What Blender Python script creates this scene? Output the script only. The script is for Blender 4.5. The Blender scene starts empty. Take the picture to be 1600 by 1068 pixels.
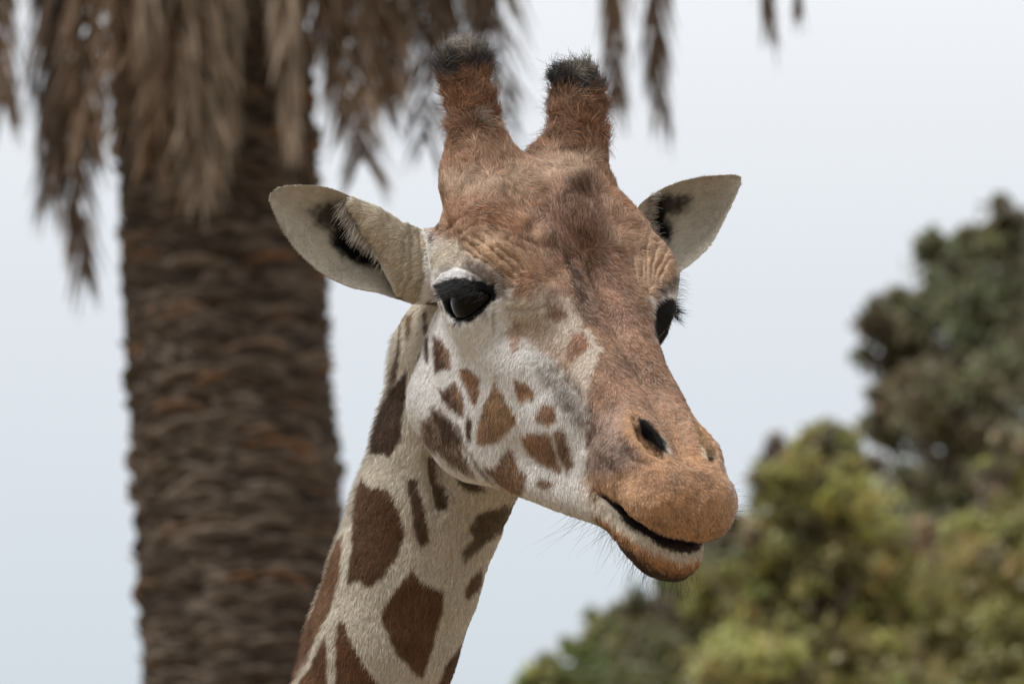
import bpy, math, random
import numpy as np
from mathutils import Vector, Matrix

# ------------------------------------------------------------------ camera
S = 0.0008                       # metres per photo pixel at the giraffe's head
DIST = 7.2                       # camera to giraffe's eyes
ELEV = math.radians(14.0)        # the camera looks up at the head
CAM = np.array([0.0, 0.0, 2.2])
CR = np.array([1.0, 0.0, 0.0])
CF = np.array([0.0, math.cos(ELEV), math.sin(ELEV)])
CU = np.array([0.0, -math.sin(ELEV), math.cos(ELEV)])
CT = -CF
PW, PH = 1600.0, 1068.0
FOC = 36.0 * DIST / (PW * S)
DPX = DIST / S                   # distance in photo pixels

def px_dir(px, py):
    """direction of a photo pixel, scaled so that its depth along the view is 1"""
    return CF + CR * ((px - PW / 2) / DPX) + CU * ((PH / 2 - py) / DPX)

def at(px, py, depth):
    return CAM + px_dir(px, py) * depth

def project(P):
    """world points (n,3) -> photo pixels (n,2)"""
    d = P - CAM
    z = d @ CF
    return np.stack([PW / 2 + (d @ CR) / z * DPX, PH / 2 - (d @ CU) / z * DPX], 1)

scene = bpy.context.scene
col_root = scene.collection
cam_data = bpy.data.cameras.new('camera'); cam = bpy.data.objects.new('camera', cam_data); col_root.objects.link(cam)
cam_data.sensor_width = 36.0; cam_data.lens = FOC; cam_data.clip_start = 0.1; cam_data.clip_end = 6000.0
cam.matrix_world = Matrix(((CR[0], CU[0], CT[0], CAM[0]), (CR[1], CU[1], CT[1], CAM[1]), (CR[2], CU[2], CT[2], CAM[2]), (0, 0, 0, 1)))
cam_data.dof.use_dof = True; cam_data.dof.focus_distance = DIST - 0.03; cam_data.dof.aperture_fstop = 8.5
scene.camera = cam
scene.view_settings.view_transform = 'Standard'; scene.view_settings.look = 'None'
scene.view_settings.exposure = 0.0; scene.view_settings.gamma = 1.0
scene.render.engine = 'CYCLES'
scene.cycles.use_denoising = True
scene.cycles.max_bounces = 6; scene.cycles.diffuse_bounces = 3; scene.cycles.transparent_max_bounces = 8

SUN_EL, SUN_AZ = math.radians(58), math.radians(-128)     # high, behind the camera and to its left, seen through thin cloud
sun_dir = Vector((math.sin(SUN_AZ) * math.cos(SUN_EL), math.cos(SUN_AZ) * math.cos(SUN_EL), math.sin(SUN_EL)))
sd = bpy.data.lights.new('sun', 'SUN'); sd.energy = 3.8; sd.angle = math.radians(16); sd.color = (1.0, 0.985, 0.96)
sun = bpy.data.objects.new('sun', sd); col_root.objects.link(sun)
sun.rotation_euler = (-sun_dir).to_track_quat('-Z', 'Y').to_euler(); sun.location = (-8, -8, 20)

world = bpy.data.worlds.new('World'); scene.world = world; world.use_nodes = True
nt = world.node_tree; nt.nodes.clear()
w_out = nt.nodes.new('ShaderNodeOutputWorld'); w_bg = nt.nodes.new('ShaderNodeBackground')
w_sky = nt.nodes.new('ShaderNodeTexSky'); w_sky.sky_type = 'NISHITA'; w_sky.sun_disc = False
w_sky.sun_elevation = SUN_EL; w_sky.sun_rotation = SUN_AZ; w_sky.dust_density = 4.0
w_geo = nt.nodes.new('ShaderNodeNewGeometry'); w_sep = nt.nodes.new('ShaderNodeSeparateXYZ')
w_tex = nt.nodes.new('ShaderNodeTexCoord')
nt.links.new(w_tex.outputs['Generated'], w_sep.inputs[0])
w_ramp = nt.nodes.new('ShaderNodeValToRGB')               # an overcast vault: dimmer at the horizon, brighter overhead
nt.links.new(w_sep.outputs['Z'], w_ramp.inputs[0])
els = w_ramp.color_ramp.elements
els[0].position = 0.0; els[0].color = (0.50, 0.565, 0.65, 1)
els[1].position = 1.0; els[1].color = (1.75, 1.72, 1.7, 1)
for p, c in ((0.18, (0.67, 0.735, 0.79, 1)), (0.245, (0.775, 0.815, 0.865, 1)), (0.30, (0.91, 0.935, 0.97, 1))):
    e = els.new(p); e.color = c
w_scale = nt.nodes.new('ShaderNodeMix'); w_scale.data_type = 'RGBA'; w_scale.blend_type = 'MIX'; w_scale.inputs[0].default_value = 0.96
w_dim = nt.nodes.new('ShaderNodeMix'); w_dim.data_type = 'RGBA'; w_dim.blend_type = 'MULTIPLY'; w_dim.inputs[0].default_value = 1.0
w_dim.inputs[7].default_value = (0.1, 0.1, 0.1, 1)
nt.links.new(w_sky.outputs[0], w_dim.inputs[6]); nt.links.new(w_dim.outputs[2], w_scale.inputs[6])
nt.links.new(w_ramp.outputs[0], w_scale.inputs[7])
nt.links.new(w_scale.outputs[2], w_bg.inputs[0]); w_bg.inputs[1].default_value = 1.0
nt.links.new(w_bg.outputs[0], w_out.inputs[0])

# ------------------------------------------------------------------ helpers
def mat(name, color=(0.5, 0.5, 0.5), rough=0.8, spec=0.3):
    m = bpy.data.materials.new(name); m.use_nodes = True
    b = m.node_tree.nodes['Principled BSDF']
    b.inputs['Base Color'].default_value = (*color, 1); b.inputs['Roughness'].default_value = rough
    b.inputs['Specular IOR Level'].default_value = spec
    return m

def noisy(m, c1, c2, scale, detail=6, bump=0.0, stretch=(1, 1, 1)):
    nt = m.node_tree; b = nt.nodes['Principled BSDF']
    tc = nt.nodes.new('ShaderNodeTexCoord'); mp = nt.nodes.new('ShaderNodeMapping'); mp.inputs['Scale'].default_value = stretch
    n = nt.nodes.new('ShaderNodeTexNoise'); n.inputs['Scale'].default_value = scale; n.inputs['Detail'].default_value = detail
    r = nt.nodes.new('ShaderNodeValToRGB'); r.color_ramp.elements[0].position = 0.3; r.color_ramp.elements[1].position = 0.7
    r.color_ramp.elements[0].color = (*c1, 1); r.color_ramp.elements[1].color = (*c2, 1)
    nt.links.new(tc.outputs['Object'], mp.inputs[0]); nt.links.new(mp.outputs[0], n.inputs['Vector'])
    nt.links.new(n.outputs[0], r.inputs[0]); nt.links.new(r.outputs[0], b.inputs['Base Color'])
    if bump:
        bp = nt.nodes.new('ShaderNodeBump'); bp.inputs['Strength'].default_value = bump; bp.inputs['Distance'].default_value = 0.02
        nt.links.new(n.outputs[0], bp.inputs['Height']); nt.links.new(bp.outputs[0], b.inputs['Normal'])
    return m

def mesh_obj(name, V, F, material, parent=None, smooth_=True, loc=None):
    me = bpy.data.meshes.new(name)
    V = np.ascontiguousarray(V, dtype=np.float32); F = np.ascontiguousarray(F, dtype=np.int32)
    k = F.shape[1]
    me.vertices.add(len(V)); me.vertices.foreach_set('co', V.ravel())
    me.loops.add(F.size); me.loops.foreach_set('vertex_index', F.ravel())
    me.polygons.add(len(F)); me.polygons.foreach_set('loop_start', np.arange(0, F.size, k, dtype=np.int32))
    me.polygons.foreach_set('use_smooth', np.full(len(F), smooth_))
    me.update(calc_edges=True)
    if material: me.materials.append(material)
    o = bpy.data.objects.new(name, me); col_root.objects.link(o)
    if parent: o.parent = parent
    if loc is not None: o.location = loc
    return o

def empty(name, loc):
    o = bpy.data.objects.new(name, None); col_root.objects.link(o); o.location = loc; o.empty_display_size = 0.3
    return o

def tag(o, label=None, cat=None, group=None, kind=None):
    if label: o['label'] = label
    if cat: o['category'] = cat
    if group: o['group'] = group
    if kind: o['kind'] = kind
    return o

# ------------------------------------------------------------------ head frame (x to the muzzle, y to its left, z to the forehead)
def unit(v):
    v = np.asarray(v, float)
    return v / np.linalg.norm(v)

HF = unit([0.38, -0.63, 0.68])                  # in camera axes: right, up, towards the camera
HL = np.array([0.846, -0.06, -0.529]); HL = unit(HL - HF * (HL @ HF))
HD = np.cross(HF, HL)
HM = np.stack([HF, HL, HD], 1)                  # columns: head axes in camera axes
EYE_MID = (881.0, 481.0)
ORG = at(EYE_MID[0], EYE_MID[1], DIST)
CAMB = np.stack([CR, CU, CT], 1)                # camera axes in world

def cam_to_world(c):
    return ORG + S * (np.asarray(c, float) @ CAMB.T)

def head_to_cam(q):
    return np.asarray(q, float) @ HM.T

def ray_cam(px, py):
    """pixel ray in giraffe units: start, direction"""
    o = (CAM - ORG) @ CAMB / S
    d = px_dir(px, py) @ CAMB
    return o, d

def L(px, py, y=0.0):
    """head coordinates of the point that a photo pixel shows on the plane y"""
    o, d = ray_cam(px, py)
    oq, dq = o @ HM, d @ HM
    t = (y - oq[1]) / dq[1]
    return oq + dq * t

def K(px, py, t=0.0):
    """camera-axes coordinates of a photo pixel at depth t (towards the camera +)"""
    o, d = ray_cam(px, py)
    k = (t - o[2]) / d[2]
    return o + d * k

# ------------------------------------------------------------------ ground
m_ground = noisy(mat('dry_ground', rough=0.95), (0.16, 0.12, 0.08), (0.26, 0.20, 0.13), 0.6, 8, 0.3)
gx = np.linspace(-3000, 3000, 2)
ground = mesh_obj('ground', [(-3000, -1500, 0), (3000, -1500, 0), (3000, 5000, 0), (-3000, 5000, 0)], [(0, 1, 2, 3)], m_ground, smooth_=False)
tag(ground, kind='structure')

# ------------------------------------------------------------------ distance fields for the giraffe (units of 0.8 mm)
F32 = np.float32
def ell(p, c, r):
    d = p - np.asarray(c, F32); r = np.asarray(r, F32)
    a = d / r
    k0 = np.sqrt((a * a).sum(1)) + F32(1e-6)
    b = a / r
    k1 = np.sqrt((b * b).sum(1)) + F32(1e-9)
    return k0 * (k0 - 1) / k1

def cone(p, a, b, ra, rb):
    a = np.asarray(a, F32); b = np.asarray(b, F32)
    ab = b - a
    h = np.clip(((p - a) @ ab) / F32(ab @ ab), 0, 1)
    d = p - a - h[:, None] * ab
    return np.sqrt((d * d).sum(1)) - (F32(ra) + h * F32(rb - ra))

def chain(p, pts, k=0.0):
    """pts: list of (point, radius)"""
    o = None
    for (a, ra), (b, rb) in zip(pts[:-1], pts[1:]):
        c = cone(p, a, b, ra, rb)
        o = c if o is None else (smin(o, c, k) if k else np.minimum(o, c))
    return o

def smin(a, b, k):
    h = np.maximum(k - np.abs(a - b), 0) / F32(k)
    return np.minimum(a, b) - h * h * F32(k * 0.25)

def smax(a, b, k):
    return -smin(-a, -b, k)

EYE_C = np.array([-16.0, 134.0, -4.0]); EYE_R = 53.0
EYE_A = np.array([0.76, 0.65])                      # long axis of the lid opening in the (x, z) plane

def almond(x, z, half, up, dn):
    """eyelid opening in the eye's own plane: <0 inside"""
    a = x * EYE_A[0] + z * EYE_A[1]; b = z * EYE_A[0] - x * EYE_A[1]
    m = (a + half) / (2 * half)
    w = np.clip(4 * m * (1 - m), 0, 1) ** 0.7
    return np.maximum(np.maximum(b - up * w, -b - dn * w), np.abs(a) - half)

def mouth_z(x):
    return -79 + (x - 352) * 0.30 + 5 * np.clip((x - 352) / 170, 0, 1) ** 2 - 15 * np.clip((x - 445) / 75, 0, 1.3) ** 1.5

def sdf_head(q0):
    """head in its own symmetric frame"""
    q = q0.copy(); q[:, 1] = np.abs(q[:, 1])
    c = q0                                          # unmirrored, for parts on the midline
    d = ell(c, (-150, 0, 8), (155, 122, 122))                         # cranium
    d = smin(d, ell(c, (-104, 0, 100), (88, 52, 62)), 45)             # median horn
    d = smin(d, ell(q, (-232, 74, 60), (78, 62, 66)), 40)             # base of the ossicones
    d = smin(d, chain(q, [((-175, 92, 62), 56), ((-95, 118, 66), 54), ((-12, 136, 70), 44), ((52, 104, 50), 44)]), 30) # brow
    d = smin(d, chain(q, [((-30, 52, 50), 58), ((190, 34, 12), 54), ((370, 36, 6), 50)]), 40)   # bridge of the nose
    d = smin(d, chain(c, [((-90, 0, -110), 112), ((180, 0, -85), 84), ((400, 0, -40), 58)]), 40) # core
    d = smin(d, ell(q, (0, 92, -165), (150, 50, 145)), 40)            # cheek muscle
    d = smin(d, ell(q, (95, 66, -70), (150, 56, 88)), 44)             # side of the face
    d = smin(d, chain(q, [((-62, 82, -250), 58), ((120, 58, -212), 47), ((250, 38, -155), 40), ((360, 22, -100), 36)]), 34) # jaw
    d = smin(d, chain(q, [((-110, 126, -44), 40), ((0, 128, -52), 40), ((105, 92, -34), 40)]), 40)  # cheekbone
    d = smin(d, ell(q, (-14, 138, -3), (72, 55, 66)), 26)               # eyelids
    d = smin(d, chain(q, [((-180, 92, -50), 58), ((-215, 130, -80), 38)]), 34)   # ear roots
    # muzzle
    d = smin(d, chain(q, [((360, 44, -26), 44), ((455, 34, -4), 52)]), 30)
    d = smin(d, ell(c, (466, 0, -4), (69, 84, 57)), 24)
    d = smin(d, ell(q, (384, 46, 24), (66, 40, 38)), 18)              # nostril swelling
    # lower lip and chin (a little to its left: it chews)
    lo = ell(c, (458, 8, -88), (70, 60, 48))
    lo = smin(lo, cone(q, (345, 28, -95), (430, 20, -84), 38, 38), 24)
    d = smin(d, lo, 12)
    # ossicones; its left one is a little stouter
    rt = c[:, 1] < 0
    o = np.where(rt, chain(q, [((-250, 80, 92), 41), ((-300, 88, 130), 30), ((-340, 95, 157), 27), ((-379, 101, 186), 31)]),
                     chain(q, [((-236, 90, 88), 50), ((-290, 100, 130), 37), ((-330, 106, 156), 33), ((-364, 108, 179), 30)]))
    d = smin(d, o, 34)
    # eye opening
    x, z = q[:, 0] - EYE_C[0], q[:, 2] - EYE_C[2]
    op = np.maximum(almond(x, z, 64, 6, 36), EYE_C[1] - 6 - q[:, 1])
    d = smax(d, -op, 7)
    # mouth
    th = 1.2 + 12.5 * np.clip((q[:, 0] - 378) / 70, 0, 1) - 6.0 * np.clip((q[:, 0] - 475) / 60, 0, 1)
    mo = np.maximum(np.abs(q[:, 2] - mouth_z(q[:, 0])) - th, 348 - q[:, 0])
    mo = np.maximum(mo, -d - 45)
    d = smax(d, -mo, 8)
    # nostrils
    n = chain(q, [((342, 57, 56), 7), ((382, 57, 54), 14), ((412, 52, 50), 11), ((428, 45, 52), 6)])
    d = smax(d, -n, 7)
    n = chain(q, [((356, 52, 42), 7), ((386, 50, 36), 13), ((410, 46, 36), 9)])
    d = smax(d, -n, 5)
    return d

NECK = [(K(760, 470, -205), 92), (K(716, 560, -240), 98), (K(697, 690, -272), 106), (K(668, 800, -285), 113), (K(633, 900, -288), 113),
        (K(599, 1000, -290), 113), (K(545, 1180, -298), 121), (K(470, 1450, -310), 135), (K(395, 1720, -322), 150)]
def sdf_all(p):
    p = p.astype(F32)
    q = p @ HM.astype(F32)
    dh = sdf_head(q)
    dn = chain(p, NECK, 30)
    th = cone(p, head_to_cam((0, 0, -200)), K(742, 775, -235), 62, 58)
    dn = smin(dn, th, 26)
    ef = chain(p, [(K(655, 425, -110), 48), (K(622, 385, -100), 36), (K(585, 347, -88), 22), (K(552, 318, -84), 9)])   # rolled front edge of the near ear
    dh = smin(dh, ef, 22)
    d = smin(dh, dn, 16)
    return d, dh, dn

# ------------------------------------------------------------------ surface nets on a sparse grid
def surface_nets(fun, lo, hi, h, blk=4):
    lo = np.asarray(lo, float); hi = np.asarray(hi, float)
    nb = np.ceil((hi - lo) / (h * blk)).astype(int)
    H = h * blk
    g = np.stack(np.meshgrid(*[np.arange(n) for n in nb], indexing='ij'), -1).reshape(-1, 3)
    cen = lo + (g + 0.5) * H
    vc = np.concatenate([fun(cen[i:i + 400000]) for i in range(0, len(cen), 400000)])
    N = nb * blk
    vol = np.repeat(np.repeat(np.repeat(vc.reshape(nb).astype(F32), blk, 0), blk, 1), blk, 2)
    near = np.where(np.abs(vc) < H * 1.25)[0]
    loc = np.stack(np.meshgrid(*[np.arange(blk)] * 3, indexing='ij'), -1).reshape(-1, 3)
    for i in range(0, len(near), 8000):
        b = near[i:i + 8000]
        ijk = (g[b][:, None, :] * blk + loc[None]).reshape(-1, 3)
        v = fun(lo + (ijk + 0.5) * h)
        vol[ijk[:, 0], ijk[:, 1], ijk[:, 2]] = v
    ins = vol < 0
    any_ = np.zeros(N - 1, bool); all_ = np.ones(N - 1, bool)
    for dx in (0, 1):
        for dy in (0, 1):
            for dz in (0, 1):
                s = ins[dx:N[0] - 1 + dx, dy:N[1] - 1 + dy, dz:N[2] - 1 + dz]
                any_ |= s; all_ &= s
    act = any_ & ~all_
    cells = np.argwhere(act)
    idx = -np.ones(N - 1, np.int32); idx[act] = np.arange(len(cells))
    acc = np.zeros((len(cells), 3)); cnt = np.zeros(len(cells))
    corners = [(a, b, c) for a in (0, 1) for b in (0, 1) for c in (0, 1)]
    cv = {c: vol[cells[:, 0] + c[0], cells[:, 1] + c[1], cells[:, 2] + c[2]] for c in corners}
    for a in corners:
        for ax in range(3):
            if a[ax] == 0:
                b = list(a); b[ax] = 1; b = tuple(b)
                va, vb = cv[a], cv[b]
                m = (va < 0) != (vb < 0)
                t = va[m] / (va[m] - vb[m])
                pt = np.tile(np.array(a, float), (m.sum(), 1)); pt[:, ax] += t
                acc[m] += pt; cnt[m] += 1
    V = lo + (cells + 0.5 + acc / cnt[:, None]) * h
    quads = []
    for ax in range(3):
        b, c = [(1, 2), (2, 0), (0, 1)][ax]
        sl0 = [slice(1, n - 1) for n in N]; sl1 = list(sl0)
        sl0[ax] = slice(0, N[ax] - 1); sl1[ax] = slice(1, N[ax])
        A, B = ins[tuple(sl0)], ins[tuple(sl1)]
        e = np.argwhere(A != B)
        off = np.array([1, 1, 1]); off[ax] = 0
        e0 = e + off
        flip = A[e[:, 0], e[:, 1], e[:, 2]]
        def cell(db, dc):
            k = e0.copy(); k[:, b] -= db; k[:, c] -= dc
            return idx[k[:, 0], k[:, 1], k[:, 2]]
        qd = np.stack([cell(1, 1), cell(0, 1), cell(0, 0), cell(1, 0)], 1)
        qd[~flip] = qd[~flip][:, ::-1]
        quads.append(qd)
    Q = np.concatenate(quads)
    return V, Q[(Q >= 0).all(1)]

def grad(fun, P, e=1.5):
    G = np.zeros_like(P)
    for i in range(3):
        d = np.zeros(3); d[i] = e
        G[:, i] = fun(P + d) - fun(P - d)
    return G / (np.linalg.norm(G, axis=1, keepdims=True) + 1e-9)

def smooth(V, Q, n, lam=0.5):
    e = np.concatenate([Q[:, [0, 1]], Q[:, [1, 2]], Q[:, [2, 3]], Q[:, [3, 0]]])
    cnt = np.bincount(e[:, 0], minlength=len(V)) + np.bincount(e[:, 1], minlength=len(V))
    for _ in range(n):
        acc = np.stack([np.bincount(e[:, 0], V[e[:, 1], k], len(V)) + np.bincount(e[:, 1], V[e[:, 0], k], len(V)) for k in range(3)], 1)
        V = V + lam * (acc / np.maximum(cnt, 1)[:, None] - V)
    return V

# ------------------------------------------------------------------ coat colours: spots traced as outlines on the hide
def lin(c):
    c = np.asarray(c, float) / 255.0
    return np.where(c <= 0.04045, c / 12.92, ((c + 0.055) / 1.055) ** 2.4)

def hash3(i, seed=0):
    i = i.astype(np.int64)
    n = (i[:, 0] * 73856093) ^ (i[:, 1] * 19349663) ^ (i[:, 2] * 83492791) ^ (seed * 2654435761)
    n = (n ^ (n >> 13)) * 1274126177
    n = n ^ (n >> 16)
    return (n & 0xFFFFF).astype(float) / 0xFFFFF

def noise3(P, scale, seed=0):
    x = P / scale
    i = np.floor(x).astype(np.int64); f = x - i
    f = f * f * (3 - 2 * f)
    o = np.zeros(len(P))
    for a in (0, 1):
        for b in (0, 1):
            for c in (0, 1):
                w = (f[:, 0] if a else 1 - f[:, 0]) * (f[:, 1] if b else 1 - f[:, 1]) * (f[:, 2] if c else 1 - f[:, 2])
                o += w * hash3(i + np.array([a, b, c]), seed)
    return o * 2 - 1

def voronoi_edge(P, scale, seed=3):
    """second minus first distance to jittered grid points"""
    x = P / scale
    i = np.floor(x).astype(np.int64)
    d1 = np.full(len(P), 9.0); d2 = np.full(len(P), 9.0)
    for a in (-1, 0, 1):
        for b in (-1, 0, 1):
            for c in (-1, 0, 1):
                j = i + np.array([a, b, c])
                pt = j + 0.5 + 0.8 * (np.stack([hash3(j, seed + k) for k in range(3)], 1) - 0.5)
                d = np.linalg.norm(x - pt, axis=1)
                d2 = np.where(d < d1, d1, np.minimum(d2, d)); d1 = np.minimum(d1, d)
    return d2 - d1

def poly_sd(P, poly):
    """signed distance to a closed polygon (negative inside)"""
    poly = np.asarray(poly, float)
    d = np.full(len(P), 1e9); s = np.ones(len(P))
    for i in range(len(poly)):
        a, b = poly[i], poly[i - 1]
        e = b - a; w = P - a
        t = np.clip((w @ e) / (e @ e), 0, 1)
        r = w - t[:, None] * e
        d = np.minimum(d, (r * r).sum(1))
        c1 = P[:, 1] >= a[1]; c2 = P[:, 1] < b[1]; c3 = e[0] * w[:, 1] > e[1] * w[:, 0]
        s[(c1 & c2 & c3) | (~c1 & ~c2 & ~c3)] *= -1
    return s * np.sqrt(d)

def line_d(P, pts):
    pts = np.asarray(pts, float)
    d = np.full(len(P), 1e9)
    for a, b in zip(pts[:-1], pts[1:]):
        e = b - a; w = P - a
        t = np.clip((w @ e) / (e @ e), 0, 1)
        r = w - t[:, None] * e
        d = np.minimum(d, (r * r).sum(1))
    return np.sqrt(d)

def Z(ox, oy, k, pts):
    return [(ox + k * x, oy + k * y) for x, y in pts]
def ZC(pts): return Z(620, 560, 340 / 1068, pts)      # cheek
def ZE(pts): return Z(620, 340, 300 / 1068, pts)      # near eye
def ZF(pts): return Z(860, 360, 300 / 1068, pts)      # far eye and nose
def ZN(pts): return Z(440, 668, 400 / 1068, pts)      # neck
def ZH(pts): return Z(400, 40, 400 / 1068, pts)       # near ear and horn
def ZG(pts): return Z(780, 80, 400 / 1068, pts)       # far ear and horn
def ZM(pts): return Z(860, 600, 320 / 1068, pts)      # muzzle

TAN = (154, 114, 88); SPOT = (150, 114, 84); ORANGE = (178, 130, 90)
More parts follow.
